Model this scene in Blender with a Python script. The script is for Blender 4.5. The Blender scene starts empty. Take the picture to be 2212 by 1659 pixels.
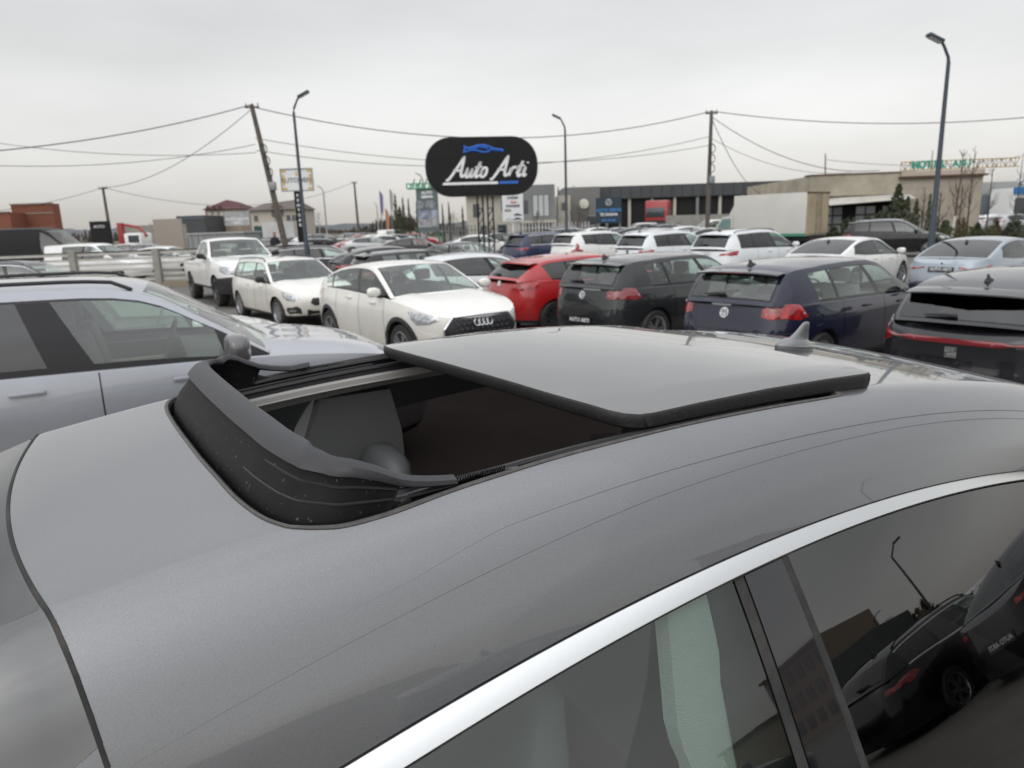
import bpy, bmesh, math, random
from math import sin, cos, pi, radians, sqrt, atan2
from mathutils import Vector, Matrix
from mathutils.geometry import delaunay_2d_cdt, tessellate_polygon
random.seed(7)
SC = bpy.context.scene
COL = SC.collection
# ------------------------------------------------------------------ camera
CAM_H = 2.10
cam_d = bpy.data.cameras.new('camera'); cam = bpy.data.objects.new('camera', cam_d); COL.objects.link(cam)
cam_d.sensor_width = 36.0; cam_d.lens = 1535.0 / 2212.0 * 36.0
cam_d.clip_start = 0.05; cam_d.clip_end = 4000
cam_d.dof.use_dof = True; cam_d.dof.focus_distance = 1.2; cam_d.dof.aperture_fstop = 6.3
_p = radians(12.8); _r = 0.034
_F = Vector((0, cos(_p), -sin(_p))); _R0 = Vector((1, 0, 0)); _U0 = _R0.cross(_F)
_R = _R0 * cos(_r) - _U0 * sin(_r); _U = _U0 * cos(_r) + _R0 * sin(_r)
cam.matrix_world = Matrix(((_R.x, _U.x, -_F.x, 0), (_R.y, _U.y, -_F.y, 0), (_R.z, _U.z, -_F.z, CAM_H), (0, 0, 0, 1)))
SC.camera = cam
# ------------------------------------------------------------------ sky: overcast, brighter overhead
W = bpy.data.worlds.new('World'); SC.world = W; W.use_nodes = True
nt = W.node_tree; nt.nodes.clear(); N = nt.nodes.new; Lk = nt.links.new
SUN_EL, SUN_AZ = radians(38), radians(205)
sky = N('ShaderNodeTexSky'); sky.sky_type = 'NISHITA'; sky.sun_disc = False
sky.sun_elevation = SUN_EL; sky.sun_rotation = SUN_AZ; sky.dust_density = 3.0
hs = N('ShaderNodeHueSaturation'); hs.inputs['Saturation'].default_value = 0.12; Lk(sky.outputs[0], hs.inputs['Color'])
b1 = N('ShaderNodeBackground'); b1.inputs['Strength'].default_value = 0.05; Lk(hs.outputs[0], b1.inputs['Color'])
tc = N('ShaderNodeTexCoord'); sp = N('ShaderNodeSeparateXYZ'); Lk(tc.outputs['Generated'], sp.inputs[0])
ramp = N('ShaderNodeValToRGB'); Lk(sp.outputs['Z'], ramp.inputs[0])
el = ramp.color_ramp.elements
el[0].position = 0.0; el[0].color = (0.405, 0.385, 0.355, 1)
el[1].position = 1.0; el[1].color = (0.86, 0.88, 0.91, 1)
for p_, c_ in ((0.035, (0.41, 0.395, 0.37)), (0.10, (0.405, 0.40, 0.385)), (0.24, (0.325, 0.33, 0.33)), (0.36, (0.36, 0.365, 0.37)), (0.6, (0.66, 0.675, 0.70))):
    e_ = ramp.color_ramp.elements.new(p_); e_.color = (*c_, 1)
mp = N('ShaderNodeMapping'); mp.inputs['Scale'].default_value = (1.2, 1.0, 4.0); Lk(tc.outputs['Generated'], mp.inputs[0])
nz = N('ShaderNodeTexNoise'); nz.inputs['Scale'].default_value = 1.7; nz.inputs['Detail'].default_value = 5; nz.inputs['Roughness'].default_value = 0.5
Lk(mp.outputs[0], nz.inputs[0])
mr = N('ShaderNodeMapRange'); mr.inputs['From Min'].default_value = 0.3; mr.inputs['From Max'].default_value = 0.7
mr.inputs['To Min'].default_value = 0.83; mr.inputs['To Max'].default_value = 1.16; Lk(nz.outputs[0], mr.inputs[0])
mx = N('ShaderNodeMix'); mx.data_type = 'RGBA'; mx.blend_type = 'MULTIPLY'; mx.inputs[0].default_value = 1.0
Lk(ramp.outputs[0], mx.inputs[6]); Lk(mr.outputs[0], mx.inputs[7])
b2 = N('ShaderNodeBackground'); b2.inputs['Strength'].default_value = 1.0; Lk(mx.outputs[2], b2.inputs['Color'])
ad = N('ShaderNodeAddShader'); Lk(b1.outputs[0], ad.inputs[0]); Lk(b2.outputs[0], ad.inputs[1])
wo = N('ShaderNodeOutputWorld'); Lk(ad.outputs[0], wo.inputs[0])
sl = bpy.data.lights.new('sun', 'SUN'); sl.energy = 0.5; sl.angle = radians(150); sl.color = (1, 0.97, 0.93)
so = bpy.data.objects.new('sun', sl); COL.objects.link(so)
_sd = Vector((sin(SUN_AZ) * cos(SUN_EL), cos(SUN_AZ) * cos(SUN_EL), sin(SUN_EL)))
so.rotation_euler = _sd.to_track_quat('Z', 'Y').to_euler()
SC.view_settings.view_transform = 'Standard'; SC.view_settings.look = 'None'
SC.view_settings.exposure = 0.42; SC.view_settings.gamma = 1.0; SC.view_settings.use_curve_mapping = False
SC.cycles.max_bounces = 8; SC.cycles.transparent_max_bounces = 12; SC.cycles.glossy_bounces = 4
SC.cycles.transmission_bounces = 6; SC.cycles.diffuse_bounces = 3
SC.cycles.caustics_reflective = False; SC.cycles.caustics_refractive = False
SC.cycles.use_denoising = True

# ------------------------------------------------------------------ materials
MATS = {}
def mat(name, col=(0.5, 0.5, 0.5), rough=0.6, metal=0.0, coat=0.0, noise=None, bump=None, spec=0.5, emit=None, coat_rough=0.03, dirt=None, scale_obj=True):
    """noise=(scale, other colour, contrast lo, hi); bump=(scale, strength, distance); dirt=(colour, z0, z1)"""
    if name in MATS: return MATS[name]
    m = bpy.data.materials.new(name); m.use_nodes = True; t = m.node_tree; b = t.nodes['Principled BSDF']
    I = b.inputs
    I['Base Color'].default_value = (*col, 1); I['Roughness'].default_value = rough; I['Metallic'].default_value = metal
    I['Coat Weight'].default_value = coat; I['Coat Roughness'].default_value = coat_rough; I['Specular IOR Level'].default_value = spec
    tcn = None
    def TC():
        nonlocal tcn
        if tcn is None: tcn = t.nodes.new('ShaderNodeTexCoord')
        return tcn.outputs['Object']
    src = None
    if noise:
        n = t.nodes.new('ShaderNodeTexNoise'); n.inputs['Scale'].default_value = noise[0]; n.inputs['Detail'].default_value = 6
        n.inputs['Roughness'].default_value = 0.65; t.links.new(TC(), n.inputs[0])
        r = t.nodes.new('ShaderNodeValToRGB'); t.links.new(n.outputs[0], r.inputs[0])
        r.color_ramp.elements[0].position = noise[2] if len(noise) > 2 else 0.35; r.color_ramp.elements[0].color = (*col, 1)
        r.color_ramp.elements[1].position = noise[3] if len(noise) > 3 else 0.7; r.color_ramp.elements[1].color = (*noise[1], 1)
        src = r.outputs[0]; t.links.new(src, I['Base Color'])
    if dirt:
        s = t.nodes.new('ShaderNodeSeparateXYZ'); t.links.new(TC(), s.inputs[0])
        q = t.nodes.new('ShaderNodeMapRange'); q.inputs['From Min'].default_value = dirt[1]; q.inputs['From Max'].default_value = dirt[2]
        q.inputs['To Min'].default_value = 1; q.inputs['To Max'].default_value = 0; t.links.new(s.outputs['Z'], q.inputs[0])
        n = t.nodes.new('ShaderNodeTexNoise'); n.inputs['Scale'].default_value = 4; n.inputs['Detail'].default_value = 8; t.links.new(TC(), n.inputs[0])
        mu = t.nodes.new('ShaderNodeMath'); mu.operation = 'MULTIPLY'; t.links.new(q.outputs[0], mu.inputs[0]); t.links.new(n.outputs[0], mu.inputs[1])
        x = t.nodes.new('ShaderNodeMix'); x.data_type = 'RGBA'; t.links.new(mu.outputs[0], x.inputs[0])
        if src: t.links.new(src, x.inputs[6])
        else: x.inputs[6].default_value = (*col, 1)
        x.inputs[7].default_value = (*dirt[0], 1); t.links.new(x.outputs[2], I['Base Color'])
        rr = t.nodes.new('ShaderNodeMapRange'); rr.inputs['To Min'].default_value = rough; rr.inputs['To Max'].default_value = 0.75
        t.links.new(mu.outputs[0], rr.inputs[0]); t.links.new(rr.outputs[0], I['Roughness'])
    if bump:
        n = t.nodes.new('ShaderNodeTexNoise'); n.inputs['Scale'].default_value = bump[0]; n.inputs['Detail'].default_value = 4; t.links.new(TC(), n.inputs[0])
        bp = t.nodes.new('ShaderNodeBump'); bp.inputs['Strength'].default_value = bump[1]; bp.inputs['Distance'].default_value = bump[2]
        t.links.new(n.outputs[0], bp.inputs['Height']); t.links.new(bp.outputs[0], I['Normal'])
    if emit:
        I['Emission Color'].default_value = (*emit[0], 1); I['Emission Strength'].default_value = emit[1]
    MATS[name] = m; return m
def glass(name, tint, refl=0.95, sky_veil=0.0, f0=0.075):
    if name in MATS: return MATS[name]
    m = bpy.data.materials.new(name); m.use_nodes = True; t = m.node_tree; t.nodes.clear()
    o = t.nodes.new('ShaderNodeOutputMaterial'); mixs = t.nodes.new('ShaderNodeMixShader'); tr = t.nodes.new('ShaderNodeBsdfTransparent')
    gl = t.nodes.new('ShaderNodeBsdfGlossy'); lw = t.nodes.new('ShaderNodeLayerWeight'); lw.inputs['Blend'].default_value = 0.5
    pw = t.nodes.new('ShaderNodeMath'); pw.operation = 'POWER'; pw.inputs[1].default_value = 5.0; t.links.new(lw.outputs['Facing'], pw.inputs[0])
    fr = t.nodes.new('ShaderNodeMapRange'); fr.inputs['To Min'].default_value = f0; fr.inputs['To Max'].default_value = 1.0; t.links.new(pw.outputs[0], fr.inputs[0])
    tr.inputs['Color'].default_value = (*tint, 1); gl.inputs['Roughness'].default_value = 0.0; gl.inputs['Color'].default_value = (refl,) * 3 + (1,)
    t.links.new(fr.outputs[0], mixs.inputs[0]); t.links.new(gl.outputs[0], mixs.inputs[2])
    if sky_veil > 0:
        df = t.nodes.new('ShaderNodeBsdfDiffuse'); df.inputs['Color'].default_value = (0.55, 0.6, 0.57, 1)  # pale diffuse veil mixed into the glass, standing for reflected sky
        m2 = t.nodes.new('ShaderNodeMixShader'); m2.inputs[0].default_value = sky_veil
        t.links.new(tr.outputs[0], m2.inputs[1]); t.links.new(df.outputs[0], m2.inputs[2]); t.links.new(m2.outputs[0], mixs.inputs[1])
    else: t.links.new(tr.outputs[0], mixs.inputs[1])
    t.links.new(mixs.outputs[0], o.inputs[0]); MATS[name] = m; return m
def paint(name, col, metal=0.0, rough=0.35, dirty=0.0, flakes=False):
    if name in MATS: return MATS[name]
    m = mat(name, col, rough, metal, coat=1.0, spec=.15 if max(col) < .05 else .5, coat_rough=0.02, noise=(1.3, tuple(c * 0.93 for c in col), 0.4, 0.6) if not flakes else None,
            dirt=((0.42, 0.38, 0.30), 0.15, 0.15 + dirty) if dirty else None)
    return m
BLACK = mat('black_plastic', (0.018, 0.018, 0.02), 0.55, bump=(120, 0.15, 0.002))
GLOSSK = mat('gloss_black', (0.005, 0.005, 0.006), 0.12, coat=.5, spec=.15)
RUBBER = mat('rubber', (0.02, 0.02, 0.02), 0.8, noise=(9, (0.06, 0.055, 0.05), 0.45, 0.75))
CHROME = mat('chrome', (0.75, 0.76, 0.78), 0.12, 1.0)
SILVER = mat('silver_alloy', (0.45, 0.46, 0.48), 0.3, 0.9)
DARKALLOY = mat('dark_alloy', (0.10, 0.10, 0.11), 0.3, 0.8)
GCLEAR = glass('clear_glass', (0.80, 0.91, 0.85), sky_veil=0.03, f0=.095)
GTINT = glass('privacy_glass', (0.10, 0.10, 0.11), f0=.09)
INTD = mat('interior_dark', (0.05, 0.05, 0.052), 0.75)
INTL = mat('interior_grey', (0.33, 0.34, 0.33), 0.85)
SEATM = mat('seat_leather', (0.11, 0.112, 0.115), 0.5, bump=(60, 0.1, 0.002))
REDL = mat('red_lens', (0.42, 0.01, 0.012), 0.1, coat=1, noise=(14, (0.16, 0.004, 0.006), 0.4, 0.6))
DREDL = mat('dark_red_lens', (0.10, 0.006, 0.01), 0.1, coat=1)
CLEARL = mat('headlamp_lens', (0.30, 0.32, 0.34), 0.08, 0.4, coat=1, noise=(22, (0.65, 0.67, 0.7), 0.45, 0.62))
WHITEP = mat('white_print', (0.8, 0.8, 0.8), 0.5)
PLATE = mat('plate_black', (0.012, 0.013, 0.018), 0.35)
BLUEP = mat('blue_print', (0.02, 0.13, 0.55), 0.4)

# ------------------------------------------------------------------ mesh helpers
class MB:
    def __init__(s): s.v = []; s.f = []; s.mi = []; s.ms = []; s.sm = []
    def m(s, material):
        if material not in s.ms: s.ms.append(material)
        return s.ms.index(material)
    def add(s, vs, fs, material, smooth=True):
        o = len(s.v); s.v += [tuple(p) for p in vs]; k = s.m(material)
        for f in fs: s.f.append(tuple(o + i for i in f)); s.mi.append(k); s.sm.append(smooth)
        return s
    def box(s, c, d, material, rz=0, mtx=None, bevel=0.0):
        if bevel > 0:
            bm = bmesh.new(); bmesh.ops.create_cube(bm, size=1.0)
            for v in bm.verts: v.co = Vector((v.co.x * d[0], v.co.y * d[1], v.co.z * d[2]))
            bmesh.ops.bevel(bm, geom=bm.edges[:], offset=bevel, segments=2, affect='EDGES', profile=0.6)
            vs = [v.co.copy() for v in bm.verts]; bm.verts.index_update(); fs = [[v.index for v in f.verts] for f in bm.faces]; bm.free()
        else:
            vs = [Vector((x * d[0] / 2, y * d[1] / 2, z * d[2] / 2)) for x in (-1, 1) for y in (-1, 1) for z in (-1, 1)]
            fs = [(0, 1, 3, 2), (4, 6, 7, 5), (0, 4, 5, 1), (2, 3, 7, 6), (0, 2, 6, 4), (1, 5, 7, 3)]
        M_ = Matrix.Translation(Vector(c)) @ (mtx if mtx is not None else Matrix.Rotation(rz, 4, 'Z'))
        return s.add([M_ @ v for v in vs], fs, material, bevel > 0)
    def tube(s, pts, r, material, n=8, cap=True, squash=None):
        pts = [Vector(p) for p in pts]; rs = r if isinstance(r, (list, tuple)) else [r] * len(pts)
        vs = []; up = Vector((0, 0, 1))
        for i, p in enumerate(pts):
            d = (pts[min(i + 1, len(pts) - 1)] - pts[max(i - 1, 0)]).normalized()
            a = d.cross(up if abs(d.z) < 0.95 else Vector((1, 0, 0))).normalized(); b = a.cross(d).normalized()
            for k in range(n):
                t = 2 * pi * k / n; q = squash or (1, 1)
                vs.append(p + a * cos(t) * rs[i] * q[0] + b * sin(t) * rs[i] * q[1])
        fs = [(i * n + k, i * n + (k + 1) % n, (i + 1) * n + (k + 1) % n, (i + 1) * n + k) for i in range(len(pts) - 1) for k in range(n)]
        if cap: fs += [tuple(range(n))[::-1], tuple((len(pts) - 1) * n + k for k in range(n))]
        return s.add(vs, fs, material, True)
    def grid(s, rows, material, closed=False, smooth=True, matf=None):
        n = len(rows[0]); o = len(s.v)
        for r_ in rows: s.v += [tuple(p) for p in r_]
        for i in range(len(rows) - 1):
            for k in range(n if closed else n - 1):
                mm = material if matf is None else matf(i, k)
                if mm is None: continue
                k2 = (k + 1) % n
                s.f.append((o + i * n + k, o + i * n + k2, o + (i + 1) * n + k2, o + (i + 1) * n + k)); s.mi.append(s.m(mm)); s.sm.append(smooth)
        return s
    def lathe(s, prof, material, n=24, mtx=None, matf=None):
        M_ = mtx or Matrix(); rows = [[M_ @ Vector((r * cos(2 * pi * k / n), r * sin(2 * pi * k / n), z)) for k in range(n)] for r, z in prof]
        return s.grid(rows, material, closed=True, matf=(lambda i, k: matf(i)) if matf else None)
    def prism(s, poly, z0, z1, material, mtx=None, smooth=False):
        M_ = mtx or Matrix(); n = len(poly)
        vs = [M_ @ Vector((x, y, z0)) for x, y in poly] + [M_ @ Vector((x, y, z1)) for x, y in poly]
        tr = tessellate_polygon([[Vector((x, y, 0)) for x, y in poly]])
        fs = [t for t in tr] + [tuple(n + i for i in t) for t in tr] + [(i, (i + 1) % n, n + (i + 1) % n, n + i) for i in range(n)]
        return s.add(vs, fs, material, smooth)
    def mesh(s, name, recalc=True, out=None):
        me = bpy.data.meshes.new(name); me.from_pydata(s.v, [], s.f)
        for m_ in s.ms: me.materials.append(m_)
        me.polygons.foreach_set('material_index', s.mi); me.polygons.foreach_set('use_smooth', s.sm)
        if recalc:
            bm = bmesh.new(); bm.from_mesh(me); bmesh.ops.remove_doubles(bm, verts=bm.verts, dist=1e-5)
            bmesh.ops.recalc_face_normals(bm, faces=bm.faces)
            if out:
                fl = []
                for f in bm.faces:
                    c = f.calc_center_median()
                    if f.normal.dot(c - out(c)) < 0: fl.append(f)
                bmesh.ops.reverse_faces(bm, faces=fl)
            for e in bm.edges:
                if len(e.link_faces) == 2 and e.calc_face_angle(0) > 0.7: e.smooth = False
            bm.to_mesh(me); bm.free()
        me.update(); return me
    def build(s, name, parent=None, loc=(0, 0, 0), rz=0, recalc=True, out=None):
        o = bpy.data.objects.new(name, s.mesh(name, recalc, out)); COL.objects.link(o); o.location = loc; o.rotation_euler = (0, 0, rz)
        if parent: o.parent = parent
        return o
def tag(o, label=None, cat=None, group=None, kind=None):
    if label: o['label'] = label
    if cat: o['category'] = cat
    if group: o['group'] = group
    if kind: o['kind'] = kind
    return o
def empty(name, loc=(0, 0, 0), rz=0, label=None, cat=None, group=None):
    o = bpy.data.objects.new(name, None); COL.objects.link(o); o.location = loc; o.rotation_euler = (0, 0, rz); o.empty_display_size = 0.3
    return tag(o, label, cat, group)
def lerp(a, b, t): return a + (b - a) * t
def interp(tab, x):
    if x <= tab[0][0]: return tab[0][1]
    for (x0, y0), (x1, y1) in zip(tab, tab[1:]):
        if x <= x1:
            return y0 + (y1 - y0) * (x - x0) / (x1 - x0 + 1e-12)
    return tab[-1][1]
def sinterp(tab, x):
    """smooth (Catmull-Rom style) table lookup"""
    n = len(tab)
    if x <= tab[0][0]: return tab[0][1]
    if x >= tab[-1][0]: return tab[-1][1]
    for i in range(n - 1):
        if x <= tab[i + 1][0]:
            x0, y0 = tab[i]; x1, y1 = tab[i + 1]; h = x1 - x0
            def sl_(j):
                if j <= 0 or j >= n - 1:
                    a, b = (0, 1) if j <= 0 else (n - 2, n - 1)
                    return (tab[b][1] - tab[a][1]) / (tab[b][0] - tab[a][0])
                s0 = (tab[j][1] - tab[j - 1][1]) / (tab[j][0] - tab[j - 1][0]); s1 = (tab[j + 1][1] - tab[j][1]) / (tab[j + 1][0] - tab[j][0])
                return 0 if s0 * s1 <= 0 else 2 * s0 * s1 / (s0 + s1)
            t = (x - x0) / h; m0 = sl_(i) * h; m1 = sl_(i + 1) * h
            return (2 * t**3 - 3 * t**2 + 1) * y0 + (t**3 - 2 * t**2 + t) * m0 + (-2 * t**3 + 3 * t**2) * y1 + (t**3 - t**2) * m1
def cdt(outline, holes=(), step=0.05, step2=None):
    """fill a 2-D outline (with holes) with a fine grid of points: (verts, tris)"""
    pts = [Vector(p) for p in outline]; edges = [(i, (i + 1) % len(outline)) for i in range(len(outline))]
    for h in holes:
        o = len(pts); pts += [Vector(p) for p in h]; edges += [(o + i, o + (i + 1) % len(h)) for i in range(len(h))]
    def inside(p, poly):
        c = False; n = len(poly); x, y = p
        for i in range(n):
            x0, y0 = poly[i]; x1, y1 = poly[(i + 1) % n]
            if (y0 > y) != (y1 > y) and x < (x1 - x0) * (y - y0) / (y1 - y0) + x0: c = not c
        return c
    x0 = min(p[0] for p in outline); x1 = max(p[0] for p in outline); y0 = min(p[1] for p in outline); y1 = max(p[1] for p in outline)
    s2 = step2 or step; x = x0 + step * .5
    while x < x1:
        y = y0 + s2 * .5
        while y < y1:
            if inside((x, y), outline) and not any(inside((x, y), h) for h in holes): pts.append(Vector((x, y)))
            y += s2
        x += step
    r = delaunay_2d_cdt(pts, edges, [], 0, 1e-5)
    vs = [tuple(p) for p in r[0]]; fs = []
    for f in r[2]:
        cx = sum(vs[i][0] for i in f) / len(f); cy = sum(vs[i][1] for i in f) / len(f)
        if inside((cx, cy), outline) and not any(inside((cx, cy), h) for h in holes): fs.append(tuple(f))
    return vs, fs
# ================================================================== the dark grey car in front, sunroof open
HA, HT = radians(30), radians(3.0)
h_eu = Vector((cos(HA), sin(HA), 0)); _e0 = Vector((-sin(HA), cos(HA), 0)); h_ev = _e0 * cos(HT) + Vector((0, 0, 1)) * sin(HT); h_ew = -_e0 * sin(HT) + Vector((0, 0, 1)) * cos(HT)
h_O = _e0 * 1.515
hero = empty('parked_car', label='dark grey car in front with its sunroof slid open and wind deflector raised', cat='car')
hero.matrix_world = Matrix(((h_eu.x, h_ev.x, h_ew.x, h_O.x), (h_eu.y, h_ev.y, h_ew.y, h_O.y), (h_eu.z, h_ev.z, h_ew.z, h_O.z), (0, 0, 0, 1)))
def h_zc(u):
    z = 1.752 - (.085 if u < .85 else .062) * (u - .85) ** 2
    if u < -.14:
        t = -.14 - u; z -= .20 * (sqrt(t * t + .0025) - .05)
    if u > 2.2: z -= .10 * (u - 2.2) ** 2
    return z
def h_wt(u): return 1.541 - .115 * (u - 1.2) ** 2
def h_hw(u): return .605 - .02 * max(0, u - 1.6) ** 2
def h_roof(u, v):
    a = abs(v); b = h_zc(u) - .012 * (a / .475) ** 2
    k = h_hw(u) / .605; a /= k
    if a > .405:
        E = h_zc(u) - .019 - h_wt(u); b -= E * ((a - .405) / .2) ** 2.2
    b += .0016 * math.exp(-((a - .574) / .011) ** 2) * min(1, max(0, (u + .3) / .4))
    return b
def h_norm(fn, u, v, e=.0008):
    return Vector((-(fn(u + e, v) - fn(u - e, v)) / (2 * e), -(fn(u, v + e) - fn(u, v - e)) / (2 * e), 1)).normalized()
def surf_obj(name, pts, tris, fn, material, parent, off=0.0):
    me = bpy.data.meshes.new(name); me.from_pydata([(u, v, fn(u, v) + off) for u, v in pts], [], tris)
    me.materials.append(material); me.polygons.foreach_set('use_smooth', [True] * len(me.polygons))
    bm = bmesh.new(); bm.from_mesh(me); bmesh.ops.recalc_face_normals(bm, faces=bm.faces)
    if sum(f.normal.z for f in bm.faces) < 0: bmesh.ops.reverse_faces(bm, faces=bm.faces)
    bm.to_mesh(me); bm.free()
    me.normals_split_custom_set_from_vertices([h_norm(fn, u, v) for u, v in pts])
    o = bpy.data.objects.new(name, me); COL.objects.link(o); o.parent = parent; return o
# paint: dark grey metallic with a clear coat, fine flakes
PAINT_H = mat('hero_paint', (0.155, 0.158, 0.168), 0.36, 0.75, coat=1.0, coat_rough=0.012, bump=(2600, 0.05, 0.0004))
_ut = PAINT_H.node_tree; _n = _ut.nodes.new('ShaderNodeTexNoise'); _n.inputs['Scale'].default_value = 900
_tc = next(n for n in _ut.nodes if n.type == 'TEX_COORD'); _ut.links.new(_tc.outputs['Object'], _n.inputs[0])
_r = _ut.nodes.new('ShaderNodeValToRGB'); _r.color_ramp.elements[0].color = (0.165, 0.169, 0.177, 1); _r.color_ramp.elements[1].color = (0.232, 0.237, 0.247, 1)
_r.color_ramp.elements[0].position = .35; _r.color_ramp.elements[1].position = .75
_ut.links.new(_n.outputs[0], _r.inputs[0]); _ut.links.new(_r.outputs[0], _ut.nodes['Principled BSDF'].inputs['Base Color'])
DUSTK = mat('dusty_black_plastic', (0.02, 0.02, 0.022), 0.5, spec=0.12, bump=(340, 0.12, 0.0008))
_ut = DUSTK.node_tree; _tc = next(n for n in _ut.nodes if n.type == 'TEX_COORD')
_mp = _ut.nodes.new('ShaderNodeMapping'); _mp.inputs['Scale'].default_value = (1, 1, .45); _ut.links.new(_tc.outputs['Object'], _mp.inputs[0])
_n = _ut.nodes.new('ShaderNodeTexNoise'); _n.inputs['Scale'].default_value = 170; _n.inputs['Detail'].default_value = 3; _ut.links.new(_mp.outputs[0], _n.inputs[0])
_r = _ut.nodes.new('ShaderNodeValToRGB'); _r.color_ramp.elements[0].position = .665; _r.color_ramp.elements[0].color = (0.010, 0.010, 0.011, 1)
_r.color_ramp.elements[1].position = .78; _r.color_ramp.elements[1].color = (0.16, 0.155, 0.145, 1)
_ut.links.new(_n.outputs[0], _r.inputs[0]); _ut.links.new(_r.outputs[0], _ut.nodes['Principled BSDF'].inputs['Base Color'])
LIPM = mat('soft_rubber_lip', (0.032, 0.032, 0.036), 0.45, spec=.4, bump=(200, 0.08, 0.0006))
SEALM = mat('grey_seal', (0.05, 0.047, 0.045), 0.45, noise=(60, (0.09, 0.083, 0.077), 0.45, 0.7))
EDGEM = mat('worn_rubber_edge', (0.018, 0.017, 0.017), 0.5, spec=.3, noise=(230, (0.06, 0.055, 0.05), 0.52, 0.75), bump=(400, 0.4, 0.0015))
SATIN = mat('satin_aluminium', (0.78, 0.80, 0.81), 0.26, 1.0)
PIANO = mat('piano_black', (0.008, 0.008, 0.010), 0.08, coat=1, coat_rough=0.0)
HEADL = mat('headliner', (0.52, 0.50, 0.47), 0.7)
FABRIC = mat('pillar_fabric', (0.52, 0.53, 0.51), 0.9, bump=(420, 0.9, 0.004))
GF = glass('hero_front_glass', (0.60, 0.70, 0.66), 1.0, f0=.08); GRR = glass('hero_rear_glass', (0.05, 0.05, 0.052), 1.0, f0=.13)
WSH = glass('hero_windscreen', (0.10, 0.12, 0.12), 1.0, f0=.16)

def seam_u(v): return -.176 - .055 * v + .27 * v * v
def open_pts(inset=0.0, n=14):
    full = [(.445, -.459), (.357, -.463), (.301, -.462), (.262, -.458), (.235, -.450), (.210, -.439), (.186, -.420), (.163, -.370), (.143, -.280), (.131, -.18), (.120, -.08), (.112, .02), (.105, .12), (.100, .22), (.098, .30), (.102, .36), (.114, .40), (.135, .425), (.165, .438), (.20, .443), (.30, .446), (.45, .446), (.65, .444), (.85, .443), (1.3, .43), (1.35, .41), (1.37, .37), (1.38, .2), (1.40, 0), (1.42, -.2), (1.44, -.37), (1.44, -.425), (1.42, -.445), (1.2, -.450), (.95, -.452), (.8, -.454), (.65, -.455), (.55, -.457)]
    out = []
    for i in range(len(full)):  # refine with Catmull-Rom
        p0, p1, p2, p3 = [full[(i + k) % len(full)] for k in (-1, 0, 1, 2)]
        for q in range(4):
            t = q / 4
            out.append(tuple(.5 * (2 * p1[j] + (p2[j] - p0[j]) * t + (2 * p0[j] - 5 * p1[j] + 4 * p2[j] - p3[j]) * t * t + (3 * p1[j] - p0[j] - 3 * p2[j] + p3[j]) * t**3) for j in (0, 1)))
    if inset:
        n_ = len(out); res = []
        for i in range(n_):
            ax, ay = out[i - 1]; bx, by = out[(i + 1) % n_]; dx, dy = bx - ax, by - ay; L = math.hypot(dx, dy) or 1
            nx, ny = -dy / L, dx / L
            cx, cy = .7 - out[i][0], -out[i][1]
            if nx * cx + ny * cy < 0: nx, ny = -nx, -ny
            res.append((out[i][0] + nx * inset, out[i][1] + ny * inset))
        return res
    return out
OP = open_pts()
vv = [-.6 + .03 * i for i in range(41)]
outline = [(seam_u(v), v) for v in vv if abs(v) <= .552]
fr = [(seam_u(.552), .552), (-.20, .557), (-.5, .565), (-.9, .575), (-.9, .6045), (-.5, .6045), (-.2, .6045)]
side_far = [(x * .1, h_hw(x * .1) - .0005) for x in range(0, 33)]
outline = outline[:-1] + fr + side_far + [(3.2, .3), (3.2, 0), (3.2, -.3)] + [(u, -v) for u, v in side_far[::-1]] + [(u, -v) for u, v in fr[::-1]][:-1]
pts, tris = cdt(outline, [OP], .024, .008)
surf_obj('roof_panel', pts, tris, h_roof, PAINT_H, hero)
# joint lines along both roof edges: groove shade drawn as thin dark strips
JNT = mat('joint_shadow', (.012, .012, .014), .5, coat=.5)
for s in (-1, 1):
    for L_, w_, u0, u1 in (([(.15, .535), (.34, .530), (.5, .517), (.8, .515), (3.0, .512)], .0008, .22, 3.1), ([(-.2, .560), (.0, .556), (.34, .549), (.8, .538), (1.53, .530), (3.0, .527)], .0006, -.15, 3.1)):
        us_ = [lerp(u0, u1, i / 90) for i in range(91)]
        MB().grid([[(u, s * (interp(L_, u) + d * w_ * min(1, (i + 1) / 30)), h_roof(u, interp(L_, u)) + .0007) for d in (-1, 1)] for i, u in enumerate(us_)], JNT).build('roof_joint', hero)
# black rubber seam between roof and windscreen, then the windscreen itself
mb = MB(); mb.tube([(seam_u(v) - .003, v, h_roof(seam_u(v) - .003, v) - .001) for v in [(-.552 + .0276 * i) for i in range(41)]], .0036, RUBBER, 6)
for s in (-1, 1): mb.tube([(seam_u(.552) - .003, s * .552, h_roof(seam_u(.552), .552) - .001)] + [(-.1 - .08 * i, s * (.553 + .0026 * i), h_roof(-.1 - .08 * i, .553 + .0026 * i)) for i in range(1, 11)], .0036, RUBBER, 6)
mb.build('windscreen_seal', hero)
wl = [(seam_u(v) - .006, v) for v in [(-.545 + .0545 * i) for i in range(21)]]
wo_ = wl + [(-.4, .556), (-.9, .57), (-1.15, .5), (-1.2, 0), (-1.15, -.5), (-.9, -.57), (-.4, -.556)]
pts, tris = cdt(wo_, [], .05, .05)
def h_ws(u, v):
    a = abs(v) / (h_hw(u) / .605); b = h_zc(u) - .012 * (a / .475) ** 2
    if a > .405:
        E = h_zc(u) - .019 - h_wt(u); k = min(1, max(0, (-.12 - u) / .5)); b -= lerp(E, .07, k) * ((a - .405) / .2) ** 2.2
    return b
surf_obj('windscreen', pts, tris, h_ws, WSH, hero, -.003)
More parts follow.
